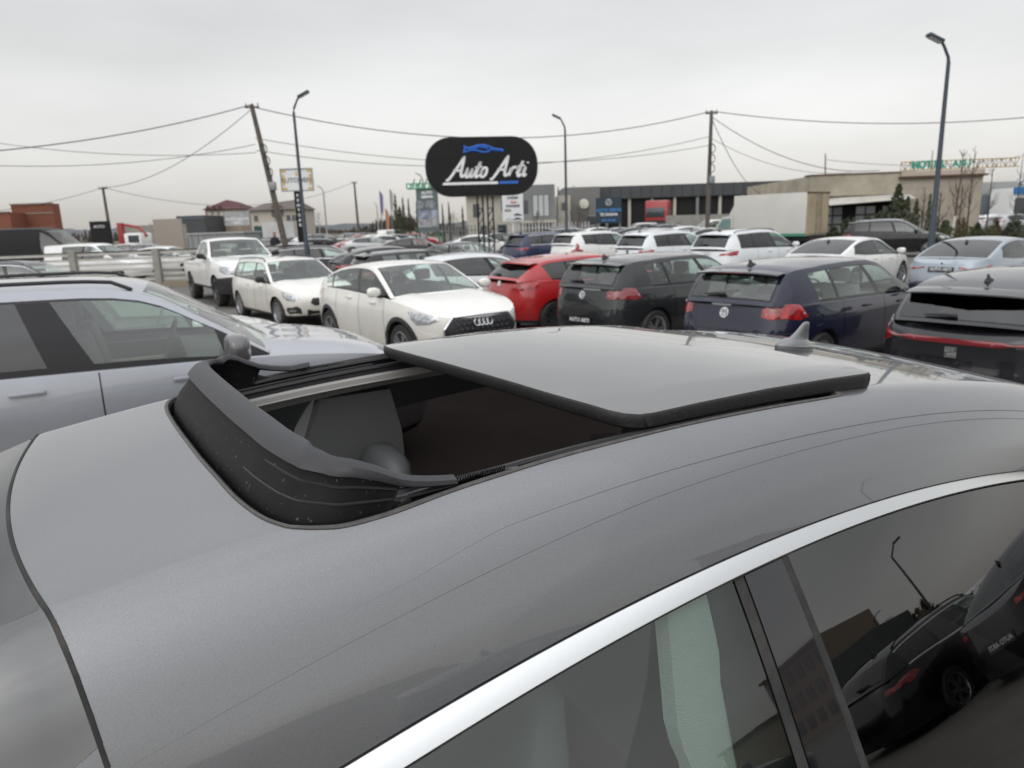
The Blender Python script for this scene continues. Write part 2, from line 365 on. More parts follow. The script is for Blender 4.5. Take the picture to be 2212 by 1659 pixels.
pf, tf = cdt([(seam_u(v) - .007, v) for v in [(-.5 + .05 * i) for i in range(21)]] + [(seam_u(v) - .06 , v * .96) for v in [(.5 - .05 * i) for i in range(21)]], [], .04, .04)
surf_obj('windscreen_frit', pf, tf, h_ws, PIANO, hero, -.009)
# seal round the opening, well wall and inner frame
def ring_on(ptsl, dz): return [(u, v, h_roof(u, v) + dz) for u, v in ptsl]
O0, O1, O2, O3, O4 = OP, open_pts(.004), open_pts(.0075), open_pts(.010), open_pts(.05)
def loop(rows, m_): return MB().grid([[r[k] for r in rows] for k in range(len(rows[0]))] + [[r[0] for r in rows]], m_)
loop([ring_on(O0, -.001), ring_on(O0, .002), ring_on(O1, .003), ring_on(O2, .0005), ring_on(O3, -.008)], SEALM).build('opening_seal', hero)
loop([ring_on(O3, -.008), ring_on(O3, -.035), ring_on(open_pts(.028), -.038), ring_on(open_pts(.03), -.030), ring_on(open_pts(.042), -.030), ring_on(open_pts(.044), -.042), ring_on(O4, -.045)], BLACK).build('opening_frame', hero)
O5 = [(max(u, .20), v * .90) for u, v in open_pts(.05)]
loop([ring_on(O4, -.045), ring_on(open_pts(.058), -.05), ring_on(open_pts(.060), -.062), ring_on(open_pts(.064), -.064)], mat('headliner_rim', (.30, .29, .275), .6)).build('headliner_edge', hero)
hl_o = [(u, v) for u, v in outline if u > -.12 and u < 2.6]
hl = [(-.05, -.54), (-.05, .50), (1.0, .50), (2.6, .50), (2.6, -.52), (1.0, -.55)]
pts, tris = cdt(hl, [open_pts(.064)], .08, .06)
surf_obj('headliner', pts, tris, h_roof, HEADL, hero, -.065)
# guide rails with a coil spring at the front of the near rail
for s in (-1, 1):
    mb = MB()
    for q, (vo, dz, r_) in enumerate(((.428, -.012, .006), (.418, -.022, .004), (.405, -.030, .007))):
        mb.tube([(u, s * vo, h_roof(u, vo) + dz) for u in [.26 + .11 * i for i in range(11)]], r_, BLACK if q != 1 else GLOSSK, 6)
    mb.box((.74, s * .440, h_roof(.74, .44) - .012), (.10, .006, .006), GLOSSK, mtx=Matrix.Rotation(.0, 4, 'Y'))
    mb.box((.56, s * .440, h_roof(.56, .44) - .010), (.03, .006, .008), GLOSSK)
    mb.build('guide_rail', hero)
    mb = MB(); p_ = []
    for i in range(220):
        t = i / 219; u = .435 + .12 * t; a = t * 2 * pi * 26
        p_.append((u, s * (.436 + .0042 * cos(a)), h_roof(u, .436) - .006 + .0042 * sin(a) + .006 * (1 - t)))
    mb.tube(p_, .0011, GLOSSK, 4); mb.build('spring', hero)
# wind deflector
def dpath():
    """(u, v, outward u, outward v) from far to near along the front of the opening"""
    L_ = [(u, v) for u, v in OP if u < .33]
    L_ = sorted(L_, key=lambda p: -math.atan2(-p[1], .45 - p[0]) if True else 0)
    return L_
Lp = [p for p in OP if p[0] < .335 and abs(p[1]) < .47]; Lp.sort(key=lambda p: atan2(p[1], .42 - p[0]))
_fa = max(p[1] for p in Lp); _ne = -min(p[1] for p in Lp)
Lp = [(.455, -_ne + .004), (.43, -_ne + .003), (.405, -_ne + .002), (.38, -_ne + .001), (.358, -_ne)] + Lp + [(.36, _fa), (.385, _fa - .001), (.41, _fa - .002), (.435, _fa - .004), (.455, _fa - .006)]
nD = len(Lp); rows = []
arc = [0]
for a, b in zip(Lp, Lp[1:]): arc.append(arc[-1] + math.hypot(a[0] - b[0], a[1] - b[1]))
def d_section(i):
    u, v = Lp[i]; e = min(arc[i], arc[-1] - arc[i]); t = min(1, max(0, (.46 - e) / .36)); t = t * t * (3 - 2 * t); ph = t * pi / 2
    nx, ny = cos(ph), -sin(ph) * (1 if v > 0 else -1)
    q = max(.17, (u if v < 0 else u + .05)) if abs(v) > .40 else .17; q = min(q, .456)
    h = sinterp([(.17, .093), (.28, .090), (.32, .078), (.35, .060), (.38, .044), (.42, .030), (.456, .020)], q)
    back = sinterp([(.17, .078), (.22, .068), (.27, .036), (.32, .012), (.36, .002), (.456, .0)], q); lip = sinterp([(.17, .023), (.30, .023), (.36, .018), (.456, .013)], q)
    return u, v, nx, ny, h, back, lip
for i in range(nD):
    u, v, nx, ny, h, back, lip = d_section(i); base = h_roof(u, v)
    def P(d, z): return (u + nx * d, v + ny * d, base + z)
    arm = (u > .345 if v < 0 else u > .30); bz = h - lip - .001 if arm else -.03
    rows.append([P(.016 if not arm else .010, bz), P(.020 if not arm else .0102, bz if arm else 0), P(.014 + back * .25, max(bz, h * .28)), P(.014 + back * .55, max(bz, h * .58)), P(.010 + back * .66, h - lip), P(.006 + back * .66, h - lip + .001), P(.004 + back * .74, h - lip * .75), P(.006 + back * .84, h - lip * .3), P(.014 + back * .93, h - .002), P(.020 + back, h), P(.026 + back, h - .003), P(.029 + back, h - .010), P(.025 + back, h - .014), P((.024 if not arm else .016) + back * .5, max(bz, h * .5)), P(.030 if not arm else .014, bz)])
MB().grid(rows, DUSTK, matf=lambda i, k: LIPM if 5 <= k <= 11 else DUSTK).build('wind_deflector', hero)
defl = hero.children[-1]
for hfrac, i0, i1 in ((.56, .0, .30), (.30, .0, .34), (.20, .985, .99)):
    if hfrac < .25: continue
    q = []
    for i in range(nD):
        t = arc[i] / arc[-1]
        if not (i0 <= t <= i1): continue
        u, v, nx, ny, h, back, lip = d_section(i); q.append((u + nx * (.012 + back * hfrac), v + ny * (.012 + back * hfrac), h_roof(u, v) + h * hfrac))
    MB().tube(q, .0022, BLACK, 5).build('stiffening_rib', hero)
for s in (-1, 1):   # arms that carry the deflector, hinged on the rails
    B = h_roof(.33, .44)
    mb = MB(); mb.box((.475, s * .435, B + .006), (.06, .010, .008), GLOSSK, mtx=Matrix.Rotation(-.12, 4, 'Y'), bevel=.002)
    mb.build('hinge_bracket', hero); mb = MB(); mb.box((.335, s * .438, B - .004), (.055, .006, .022), BLACK, mtx=Matrix.Rotation(.35, 4, 'Y'), bevel=.003)
    mb.box((.365, s * .436, B - .012), (.035, .014, .016), BLACK, mtx=Matrix.Rotation(-.5, 4, 'Y'), bevel=.003)
    mb.build('hinge_bracket', hero)
# sliding panel, lying open above the roof
def p_out(ins=0):
    f = [(.878, -.438), (.845, -.434), (.820, -.420), (.801, -.397), (.784, -.356), (.766, -.300), (.750, -.239), (.733, -.16), (.716, -.08), (.699, 0), (.684, .08), (.669, .16), (.657, .23), (.646, .31), (.643, .35), (.648, .385), (.665, .408), (.70, .418), (.8, .421), (.95, .422), (1.1, .421), (1.3, .418), (1.42, .41), (1.45, .40), (1.462, .38), (1.475, .30), (1.50, .15), (1.52, 0), (1.54, -.15), (1.56, -.30), (1.575, -.395), (1.578, -.412), (1.570, -.420), (1.54, -.423), (1.4, -.427), (1.2, -.431), (1.0, -.436)]
    return [(u + (1.1 - u) * ins / .45, v * (1 - ins / .43)) for u, v in f]
def h_pan(u, v): return h_zc(u) - .012 * (v / .475) ** 2 - .8 * max(0, abs(v) - .33) ** 2 + .032 - (.03 * (u - .95) ** 2 * (1 + v / .43) if u > .95 else -.0) + .012 * max(0, u - .8)
pts, tris = cdt(p_out(.004), [], .03, .03)
surf_obj('sunroof_panel', pts, tris, h_pan, mat('sunroof_gloss', (0.115, 0.112, 0.107), 0.25, 0.4, coat=1.0, coat_rough=0.008), hero)
def pr_(ins, dz, rearex=0): return [(u, v, h_pan(u, v) + dz - rearex * max(0, (u - .7))) for u, v in p_out(ins)]
loop([pr_(.004, 0), pr_(.0015, -.001), pr_(0, -.0035), pr_(-.0005, -.012, .006), pr_(.001, -.024, .010), pr_(.006, -.029, .010), pr_(.02, -.031, .010)], EDGEM).build('panel_edge', hero)
pts, tris = cdt(p_out(.018), [], .1, .1)
surf_obj('panel_underside', pts, tris, h_pan, BLACK, hero, -.030)
for s in (-1, 1):
    mb = MB(); mb.box((.93, s * .40, h_roof(.93, .40) + .004), (.16, .02, .03), BLACK, bevel=.004); mb.tube([(.865, s * .415, h_roof(.865, .41) + .008), (.865, s * .44, h_roof(.865, .41) + .008)], .009, BLACK, 10); mb.build('panel_carrier', hero); mb = MB(); mb.box((1.42, s * .40, h_roof(1.42, .4) + .002), (.14, .012, .024), BLACK, bevel=.003)
    mb.build('panel_carrier', hero)
# shark fin aerial
mb = MB(); rows = []
prof = [(.0, 1.0), (.006, 1.03), (.012, 1.02), (.013, .97), (.020, .90), (.028, .74), (.034, .58)]
for z, k in prof: rows.append([(1.83 + .082 * k * cos(a) + (.004 if z > .02 else 0), .030 * k * sin(a), z) for a in [2 * pi * i / 28 for i in range(28)]])
mb.grid([[(x, y, z + h_roof(x, y)) for x, y, z in r_] for r_ in rows], PAINT_H, closed=True, matf=lambda i, k: BLACK if i == 2 else PAINT_H)
mb.add([(x, y, z + h_roof(x, y)) for x, y, z in rows[-1]], [tuple(range(28))], PAINT_H)
fr_ = []
for z, x0, x1, hw_ in ((.024, 1.770, 1.890, .015), (.034, 1.793, 1.890, .0115), (.046, 1.815, 1.889, .009), (.058, 1.833, 1.889, .0075), (.069, 1.846, 1.890, .0062), (.077, 1.855, 1.889, .005), (.081, 1.862, 1.884, .0035), (.0825, 1.868, 1.879, .001)):
    fr_.append([(lerp(x0, x1, .5 - .5 * cos(a)), hw_ * sin(a), z + h_roof(1.83, 0)) for a in [2 * pi * i / 18 for i in range(18)]])
mb.grid(fr_, PAINT_H, closed=True); mb.add(fr_[-1], [tuple(range(18))], PAINT_H)
mb.build('shark_fin_aerial', hero)
# sides: trim, glass, pillars
def h_tk(u): return interp([(.3, .84), (.7, .74), (1.2, .60), (2.0, .42)], u)
def sidept(u, d, s, out=0.0):
    """d metres down the side glass from the lower edge of the trim"""
    nv, nw = .885, .466
    kk = h_tk(u); v = .605 + .029 * kk + d * .56 - .16 * d * d; w = h_wt(u) - .004 - .040 * kk - d * .865
    k = h_hw(u) - .605
    return (u, s * (v + k + out * nv), w + out * nw + (0 if s < 0 else .055))
US = [-.72 + .04 * i for i in range(90)]
for s in (-1, 1):
    def tr(u, dv, dw):
        kk = h_tk(u) if dw < -.0012 and dv > .004 else 1; dv = .0045 + (dv - .0045) * kk; dw = dw * kk
        return (u, s * (h_hw(u) + dv), h_wt(u) + dw + (.0 if s < 0 else .055))
    MB().grid([[tr(u, -.0010, .001), tr(u, -.0005, -.006), tr(u, .004, -.0065), tr(u, .0045, -.003)] for u in US], RUBBER).build('roof_side_seal', hero)
    MB().grid([[tr(u, .0035, -.003), tr(u, .0045, .0005), tr(u, .0060, .0006), tr(u, .0085, -.0014), tr(u, .0345, -.0335), tr(u, .0360, -.0365), tr(u, .0350, -.0385), tr(u, .0270, -.0385)] for u in US], SATIN).build('window_trim', hero, out=lambda c: Vector((c.x, 0, 1.2)))
    MB().grid([[tr(u, .0270, -.0380), tr(u, .0340, -.0395), tr(u, .0345, -.044), tr(u, .026, -.046)] for u in US], RUBBER).build('window_seal', hero)
    def gl_(name, u0t, u1t, u0b, u1b, m_, out, d0=.004, nu=12, nd=10):
        rows = []
        for i in range(nu + 1):
            t = i / nu; rw = []
            for k in range(nd + 1):
                q = k / nd; ub = lerp(u0b, u1b, t); ut = lerp(u0t, u1t, t); u = lerp(ut, ub, q)
                D = (h_wt(u) - .044 - .86) / .865; d = lerp(d0, max(D, .02), q); rw.append(sidept(u, d, s, out - .006 * (1 - (2 * q - 1) ** 2) * 0))
            rows.append(rw)
        return MB().grid(rows, m_).build(name, hero, out=lambda c: Vector((c.x, 0, 1.0)))
    sh = 0 if s < 0 else -.30
    gl_('front_side_window', -.62, .915 + sh, -.62, .93 + sh, GF, -.004, nu=30)
    gl_('pillar_cover', .940 + sh, 1.038 + sh, .955 + sh, 1.085 + sh, PIANO, .000)
    gl_('window_seal', .914 + sh, .924 + sh, .929 + sh, .939 + sh, RUBBER, -.001, nu=2)
    gl_('window_seal', .925 + sh, .939 + sh, .940 + sh, .954 + sh, RUBBER, -.003, nu=2)
    gl_('window_seal', 1.039 + sh, 1.058 + sh, 1.086 + sh, 1.106 + sh, RUBBER, -.002, nu=2)
    gl_('rear_side_window', 1.057 + sh, 2.15, 1.105 + sh, 2.05, GRR if s < 0 else glass('far_tinted_glass', (.085, .072, .072), f0=.05), -.004, nu=24)
    gl_('rear_pillar', 2.15, 2.9, 2.05, 3.0, PAINT_H, 0, nu=10)
# inside: pillar covers, seats, dash, floor
mb = MB(); rr = []
for w, u0, u1 in ((1.495, .80, .84), (1.487, .777, .867), (1.47, .767, .877), (1.40, .762, .884), (1.28, .752, .890), (1.24, .757, .892), (1.20, .770, .895), (1.05, .775, .90), (.9, .74, .85)):
    vv_ = -.60 - (1.50 - w) * .30
    rr.append([(u0, vv_ + .03, w), (u0 + .008, vv_ + .003, w), (lerp(u0, u1, .5), vv_ - .004, w), (u1 - .008, vv_ + .003, w), (u1, vv_ + .03, w)])
mb.grid(rr, FABRIC); mb.build('pillar_lining', hero)
mb = MB(); mb.grid([[(.86, -.575, 1.52), (.93, -.585, 1.515), (1.05, -.58, 1.51)], [(.87, -.66, 1.3), (.95, -.68, 1.3), (1.08, -.68, 1.3)], [(.88, -.74, 1.05), (.95, -.75, 1.05), (1.1, -.75, 1.05)]], INTD); mb.build('pillar_lining', hero)
mb = MB(); mb.grid([[(.49, .575, 1.60), (.515, .55, 1.60), (.72, .548, 1.60), (.73, .60, 1.6)], [(.44, .60, 1.46), (.465, .575, 1.46), (.76, .572, 1.46), (.77, .62, 1.46)], [(.40, .66, 1.2), (.425, .64, 1.2), (.80, .64, 1.2), (.81, .68, 1.2)], [(.38, .70, .9), (.4, .69, .9), (.84, .69, .9), (.85, .7, .9)]], INTL); mb.build('pillar_lining', hero)
mb = MB(); mb.grid([[(.475, .57, 1.62), (.500, .545, 1.62)], [(.425, .60, 1.46), (.452, .57, 1.46)], [(.385, .66, 1.2), (.412, .635, 1.2)], [(.365, .70, .9), (.39, .68, .9)]], mat('lit_lining', (.75, .76, .74), .8)); mb.build('pillar_edge', hero)  # paler strip: light on the pillar's near face, put into its colour
def seat(cx, cy, sw=.50):
    e = []
    mb = MB(); rr = []
    for z, hw_, dp in ((.78, .24, .20), (.92, .26, .17), (1.08, .265, .14), (1.22, .25, .12), (1.31, .20, .10), (1.345, .12, .06)):
        x = cx + (z - .78) * .30
        rr.append([(x + dp * .5 * cos(a) * (abs(cos(a)) ** -.4 if abs(cos(a)) > .05 else 1), cy + hw_ * sin(a) * (abs(sin(a)) ** -.455 if abs(sin(a)) > .05 else 1), z) for a in [2 * pi * i / 24 for i in range(24)]])
    mb.grid(rr, SEATM, closed=True); mb.add(rr[-1], [tuple(range(24))], SEATM); mb.build('seat_backrest', hero)
    mb = MB(); mb.box((cx - .22, cy, .70), (.54, .52, .16), SEATM, bevel=.05); mb.build('seat_cushion', hero)
    mb = MB(); rr = []
    for z, hw_, dp in ((1.32, .08, .07), (1.335, .12, .095), (1.38, .14, .105), (1.43, .135, .10), (1.465, .115, .085), (1.482, .08, .06), (1.488, .03, .02)):
        x = cx + .19 + (z - 1.33) * .15; rr.append([(x + dp * .5 * cos(a), cy + hw_ * sin(a) * (abs(sin(a)) ** -.45 if abs(sin(a)) > .05 else 1), z) for a in [2 * pi * i / 24 for i in range(24)]])
    mb.grid(rr, SEATM, closed=True); mb.add(rr[-1], [tuple(range(24))], SEATM); mb.build('headrest', hero)
seat(.42, -.35); seat(.42, .36)
mb = MB(); mb.box((1.5, 0, 1.0), (.18, 1.2, .62), SEATM, mtx=Matrix.Rotation(.25, 4, 'Y'), bevel=.05); mb.box((1.25, 0, .68), (.5, 1.2, .18), SEATM, bevel=.05)
for q in (-.36, .36): mb.box((1.60, q, 1.36), (.10, .26, .17), SEATM, bevel=.04)
mb.build('rear_bench', hero)
mb = MB(); mb.box((-.55, 0, .92), (.45, 1.3, .2), INTD, bevel=.05); mb.build('dashboard', hero)
mb = MB(); rr = []
for i in range(29):
    a = 2 * pi * i / 28; c = Vector((-.25 + .17 * sin(a) * .35, -.36 + .18 * cos(a), 1.02 + .18 * sin(a)))
    rr.append(c)
mb.tube(rr, .014, INTD, 8); mb.build('steering_wheel', hero)
mb = MB(); mb.box((.7, 0, .42), (3.6, 1.55, .1), INTD)
for s in (-1, 1): mb.box((.8, s * .80, .60), (3.2, .06, .42), INTD)
mb.build('cabin_floor', hero)
# body below the windows (mostly out of frame)
mb = MB(); rr = []
bx = [-2.05, -1.95, -1.6, -1.2, -.81, -.79, -.3, .3, 1.0, 1.8, 2.4, 2.8, 3.0]
def hb(u): return interp([(-2.05, .70), (-1.9, .78), (-1.2, .94), (-.9, .93), (-.75, .88), (-.4, .86), (3.0, .87)], u)
for s in (-1, 1):
    rr = []
    for u in bx:
        k = 1 if u > -1.2 else (.98 if u > -1.7 else (.92 if u > -2.0 else .84)); k = min(k, interp([(2.2, 1), (2.8, .965), (3.0, .91)], u))
        t = hb(u); g_ = .80 if u < -.8 else .945; rr.append([(u, s * g_ * k, t), (u, s * (g_ + .022) * k, t - .015), (u, s * (.93 if u < -.8 else .975) * k, t - .09), (u, s * .985 * k, t - .2), (u, s * .99 * k, .56), (u, s * .97 * k, .4), (u, s * .90 * k, .28)])
    mb.grid(rr, PAINT_H)
hood = [[(u, v * .80 * (1 if u > -1.2 else (.98 if u > -1.7 else (.92 if u > -2.0 else .84))), hb(u) + .035 * (1 - v * v)) for v in [-1 + .1 * i for i in range(21)]] for u in (-2.05, -1.9, -1.7, -1.4, -1.1, -.9, -.75)]
mb.grid(hood, PAINT_H)
mb.grid([[(-2.05 - .05 * (1 - v * v), v * .80 * .84 + .0, z) for v in [-1 + .1 * i for i in range(21)]] for z in (.72, .6, .4, .28)], PAINT_H)
vs_ = [-1 + .1 * i for i in range(21)]
mb.grid([[(3.2 - .02 * abs(v), v * .54, h_zc(3.2) - .02 * v * v) for v in vs_], [(3.19, v * .60, 1.20) for v in vs_], [(3.10 - .10 * v * v, v * .81, .87) for v in vs_]], PIANO)
mb.grid([[(3.10 - .10 * v * v, v * .81, .87) for v in vs_], [(3.16 - .13 * v * v, v * .86, .6) for v in vs_], [(3.12 - .1 * v * v, v * .78, .28) for v in vs_]], PAINT_H)
mb.build('car_body', hero)
for u in (-1.15, 1.72):
    for s in (-1, 1):
        w_ = MB(); Mx = Matrix.Translation((u, s * .82, .36)) @ Matrix.Rotation(pi / 2, 4, 'X')
        w_.lathe([(.2, -.11), (.33, -.12), (.36, -.08), (.36, .08), (.33, .12), (.24, .11)], RUBBER, 28, Mx); w_.lathe([(.24, -.1), (.2, -.02), (0, -.02)], SILVER, 20, Mx); w_.build('wheel', hero)

# ------------------------------------------------------------------ ground: one sheet, a touch higher where the camera stands
ASPH = mat('worn_asphalt', (.10, .095, .088), .85, noise=(.9, (.15, .14, .125), .35, .7), bump=(30, .4, .01))
SOIL = mat('winter_ground', (.13, .115, .085), .95, noise=(.08, (.075, .08, .04), .4, .65))
def gz(x, y):
    return .20 * (1 - min(1, max(0, (math.hypot(x * .6, y) - 6.5) / 5)))
gx_ = [-2500, -900, -300, -120, -60, -40] + [-30 + 1.5 * i for i in range(41)] + [40, 60, 120, 300, 900, 2500]
gy_ = [-900, -300, -100, -50] + [-30 + 1.5 * i for i in range(54)] + [60, 80, 130, 300, 900, 2600]
gm = MB(); gm.grid([[Vector((x, y, gz(x, y))) for x in gx_] for y in gy_], SOIL, matf=lambda i, k: ASPH if (-60 < gy_[i] < 44 and -22 < gx_[k] < 30) else SOIL)
tag(gm.build('ground'), kind='structure')
# ================================================================== car kit: every car is a shell lofted from its own side outline
PX = mat('paint_placeholder', (.5, .5, .5))
BASE = dict(Lf=2.13, Lr=2.13, hw=.90, nf=4.2, nr=5.0, wf=1.30, wr=-1.33, R=.32, sill=.24, tum=.43, clad=0, pano=False, trim=BLACK, archtrim=False,
    sxf=[(.2, .93), (.35, .985), (.5, 1.0), (.62, .995), (.72, .965), (.8, .94)], sxr=[(.2, .95), (.35, .985), (.5, 1.0), (.75, .985), (.95, .965), (1.1, .94)],
    sy=[(.2, .93), (.35, .97), (.55, .995), (.70, 1.0), (.82, .99), (.92, .965), (1.05, .93), (1.3, .9)],
    top=[(-2.13, .98), (-1.7, 1.0), (-.8, .985), (.3, .955), (1.0, .925), (1.6, .83), (2.0, .73), (2.13, .68)], hcr=.075, dcr=.02,
    rail=[(-2.03, 1.0, .02, -.08), (-1.72, 1.35, .035, -.07), (-1.2, 1.41, .045, 0), (-.4, 1.43, .045, 0), (.2, 1.39, .035, .06), (.62, 1.17, .03, .10), (1.02, .95, .03, .12)],
    rg=(.12, .86), ws=(4.12, 5.93), keys=[(-2.0, 0), (-1.52, 1.0), (-1.34, 1.62), (-.98, 2.2), (-.92, 2.28), (-.02, 3.2), (.1, 3.35), (.78, 5.1), (1.0, 6)],
    wins=[(2, 3, 'c'), (4, 5, 'c'), (6, 7, 'c')], pil={3: 'b', 5: 'b', 7: 'b'})
def cr(p0, p1, p2, p3, t): return tuple(.5 * (2 * b + (c - a) * t + (2 * a - 5 * b + 4 * c - d) * t * t + (3 * b - a - 3 * c + d) * t**3) for a, b, c, d in zip(p0, p1, p2, p3))
class Car:
    def __init__(s, **kw):
        P = dict(BASE); P.update(kw); s.P = P; s.nodes = []
        for k in P: setattr(s, k, P[k])
        s.shell()
    def zt(s, x): return sinterp(s.top, x)
    def yf(s, x):
        L, n = (s.Lf, s.nf) if x > 0 else (s.Lr, s.nr); q = min(1, abs(x) / L); return (1 - q**n) ** (1 / n)
    def pt(s, x, z, sgn=1):
        L = s.Lf if x > 0 else s.Lr; k = sinterp(s.sxf if x > 0 else s.sxr, z)
        return Vector((x * (1 + (k - 1) * abs(x / L) ** 4), sgn * s.hw * s.yf(x) * sinterp(s.sy, z), z))
    def yb(s, x): z = s.zt(x); return s.pt(x, z).y
    def railp(s, t):
        r = s.rail; n = len(r) - 1; i = min(int(t), n - 1); f = t - i
        g = lambda k: r[k] if 0 <= k <= n else tuple(2 * a - b for a, b in zip(r[0 if k < 0 else n], r[1 if k < 0 else n - 1]))
        x, z, cz, bx = cr(g(i - 1), g(i), g(i + 1), g(i + 2), f)
        xb = max(min(x, s.rail[-1][0]), s.rail[0][0]); h = max(0, z - s.zt(xb)); y = s.yb(xb) - .03 - s.tum * h + .03 * min(1, h * 3) * 0
        return x, y, z, cz, bx
    def topp(s, t, w):
        x, y, z, cz, bx = s.railp(t); k = 1 - w * w
        return Vector((x + bx * k, w * y, z + cz * (1 - abs(w) ** 2.6)))
    def node(s, name, mb, loc=(0, 0, 0), parent=None, label=None, out=False):
        me = mb.mesh(name, out=(lambda c: Vector((max(-1.4, min(1.4, c.x * .7)), 0, .7))) if (out or name in ('car_body', 'side_window', 'windscreen', 'rear_window')) else None) if isinstance(mb, MB) else mb
        nd = dict(name=name, me=me, loc=loc, ch=[], label=label)
        (parent['ch'] if parent else s.nodes).append(nd); return nd
    def shell(s):
        Ra = s.R + .045; zc = s.R + .005
        ff = [0, .2, .4, .58, .72, .82, .89, .94, .97]
        xs = [-s.Lr * (1 - f**s.nr) ** (1 / s.nr) for f in ff] + [s.Lf * (1 - f**s.nf) ** (1 / s.nf) for f in ff]
        for xa in (s.wr, s.wf): xs += [xa + (Ra + .0005) * q for q in (-1, 1)] + [xa + Ra * cos(pi * k / 14) for k in range(0, 15)]
        x0 = max(x for x in xs[:9]); x1 = min(xs[9:18])
        xs += [lerp(x0, x1, i / 24) for i in range(25)] + [s.rail[0][0], s.rail[-1][0]]
        xs = sorted(set(round(x, 4) for x in xs))
        def zlow(x):
            z = s.sill + .10 * max(0, abs(x) / (s.Lf if x > 0 else s.Lr) - .8) * 1.0
            for xa in (s.wr, s.wf):
                if abs(x - xa) < Ra: z = max(z, zc + sqrt(max(0, Ra * Ra - (x - xa) ** 2)))
            return z
        fr = [0, .08, .18, .32, .48, .64, .78, .89, .96, 1]
        half = []
        for x in xs:
            a, b = zlow(x), s.zt(x); half.append([s.pt(x, lerp(a, b, f)) for f in fr])
        mb = MB(); xR, xC = s.rail[0][0], s.rail[-1][0]
        for sg in (1, -1):
            rows = [[Vector((p.x, sg * p.y, p.z)) for p in r] for r in half]
            def mf(i, k):
                z = (rows[i][k].z + rows[i][k + 1].z) / 2
                return BLACK if z < s.clad or z < s.sill + .05 else PX
            mb.grid(rows, PX, matf=mf)
            # shoulder to the greenhouse
            sh = [x for x in xs if xR <= x <= xC]
            mb.grid([[Vector((s.pt(x, s.zt(x)).x, sg * s.yb(x), s.zt(x))), Vector((x, sg * (s.yb(x) - .012), s.zt(x) + .008)), Vector((x, sg * (s.yb(x) - .03), s.zt(x) + .006))] for x in sh], PX)
        ws_ = [-1, -.9, -.75, -.55, -.35, -.15, 0, .15, .35, .55, .75, .9, 1]
        for lo, hi, crn in ((-9, xR, s.dcr), (xC, 9, s.hcr)):
            rows = []
            for x in xs:
                if lo <= x <= hi:
                    p = s.pt(x, s.zt(x)); L = s.Lf if x > 0 else s.Lr; q = crn * (1 - (abs(x) / L) ** 5)
                    rows.append([Vector((p.x, p.y * w, p.z + q * (1 - abs(w) ** 3) + (.012 if .5 < abs(w) < .8 and x > 0 and crn > .05 else 0) * (1 - abs(x) / L) * 3)) for w in ws_])
            if len(rows) > 1: mb.grid(rows, PX)
        # greenhouse top
        n = len(s.rail) - 1; ts = []
        K = 5
        zn = sorted(set([round(i / K, 4) for i in range(n * K + 1)] + [s.ws[0], s.ws[1], s.rg[0], s.rg[1], s.ws[0] + .05, s.rg[1] - .06, s.rg[0] + .05]))
        wv = [-1, -.975, -.93, -.90, -.7, -.45, -.2, 0, .2, .45, .7, .90, .93, .975, 1]
        rows = [[s.topp(t, w) for w in wv] for t in zn]
        def zone(i):
            t = (zn[i] + zn[i + 1]) / 2
            return 'w' if s.ws[0] < t < s.ws[1] else ('r' if s.rg[0] < t < s.rg[1] else 'p')
        def mf(i, k):
            z = zone(i); w = abs((wv[k] + wv[k + 1]) / 2)
            if z == 'p': return GLOSSK if (s.pano and w < .9 and 1.05 < zn[i] < s.ws[0]) else PX
            if w > .93: return PX
            if w > .90: return GLOSSK
            t = (zn[i] + zn[i + 1]) / 2
            if z == 'w' and t < s.ws[0] + .05: return GLOSSK
            if z == 'r' and (t > s.rg[1] - .06 or t < s.rg[0] + .05): return GLOSSK
            return None
        mb.grid(rows, PX, matf=mf)
        gw = [[s.topp(t, w) for w in wv[3:12]] for t in zn if s.ws[0] + .0499 <= t <= s.ws[1] + 1e-6]
        gr = [[s.topp(t, w) for w in wv[3:12]] for t in zn if s.rg[0] + .0499 <= t <= s.rg[1] - .0599]
        # side greenhouse
        T = [0, .05, .08, .3, .55, .86, .89, .95, 1]
        cols = []; kinds = []
        for k in range(len(s.keys) - 1):
            (xa, ta), (xb, tb) = s.keys[k], s.keys[k + 1]; m = max(1, int((xb - xa) / .12) + 1)
            for i in range(m): cols.append((lerp(xa, xb, i / m), lerp(ta, tb, i / m))); kinds.append(k)
        cols.append(s.keys[-1]); wk = {a: c for a, b, c in s.wins}
        def colp(xb, tt, sg):
            x, y, z, _, _ = s.railp(tt); xq = min(max(xb, xR), xC)
            B = Vector((xb, s.yb(xq) - .03, s.zt(xq) + .006)); Tp = Vector((x, y, z))
            return [Vector((lerp(B.x, Tp.x, t), sg * (lerp(B.y, Tp.y, t) + .022 * sin(pi * t) * min(1, (Tp.z - B.z) * 3)), lerp(B.z, Tp.z, t))) for t in T]
        for sg in (1, -1):
            rows = [colp(x, t, sg) for x, t in cols]
            def mf(i, k):
                kk = kinds[i]
                if kk in wk:
                    if 2 <= k <= 4: return None
                    if k in (0, 1): return s.trim if k == 0 and s.trim is not BLACK else GLOSSK
                    if k == 5: return s.trim
                    return PX
                if s.pil.get(kk) == 'b' and k <= 5: return s.trim if k == 5 else (s.trim if k == 0 and s.trim is not BLACK else GLOSSK)
                return PX
            mb.grid(rows, PX, matf=mf)
            for kk, c in wk.items():
                idx = [i for i in range(len(kinds)) if kinds[i] == kk]; rr = [rows[i][2:6] for i in idx + [idx[-1] + 1]]
                s.node('side_window', MB().grid(rr, GCLEAR if c == 'c' else GTINT))
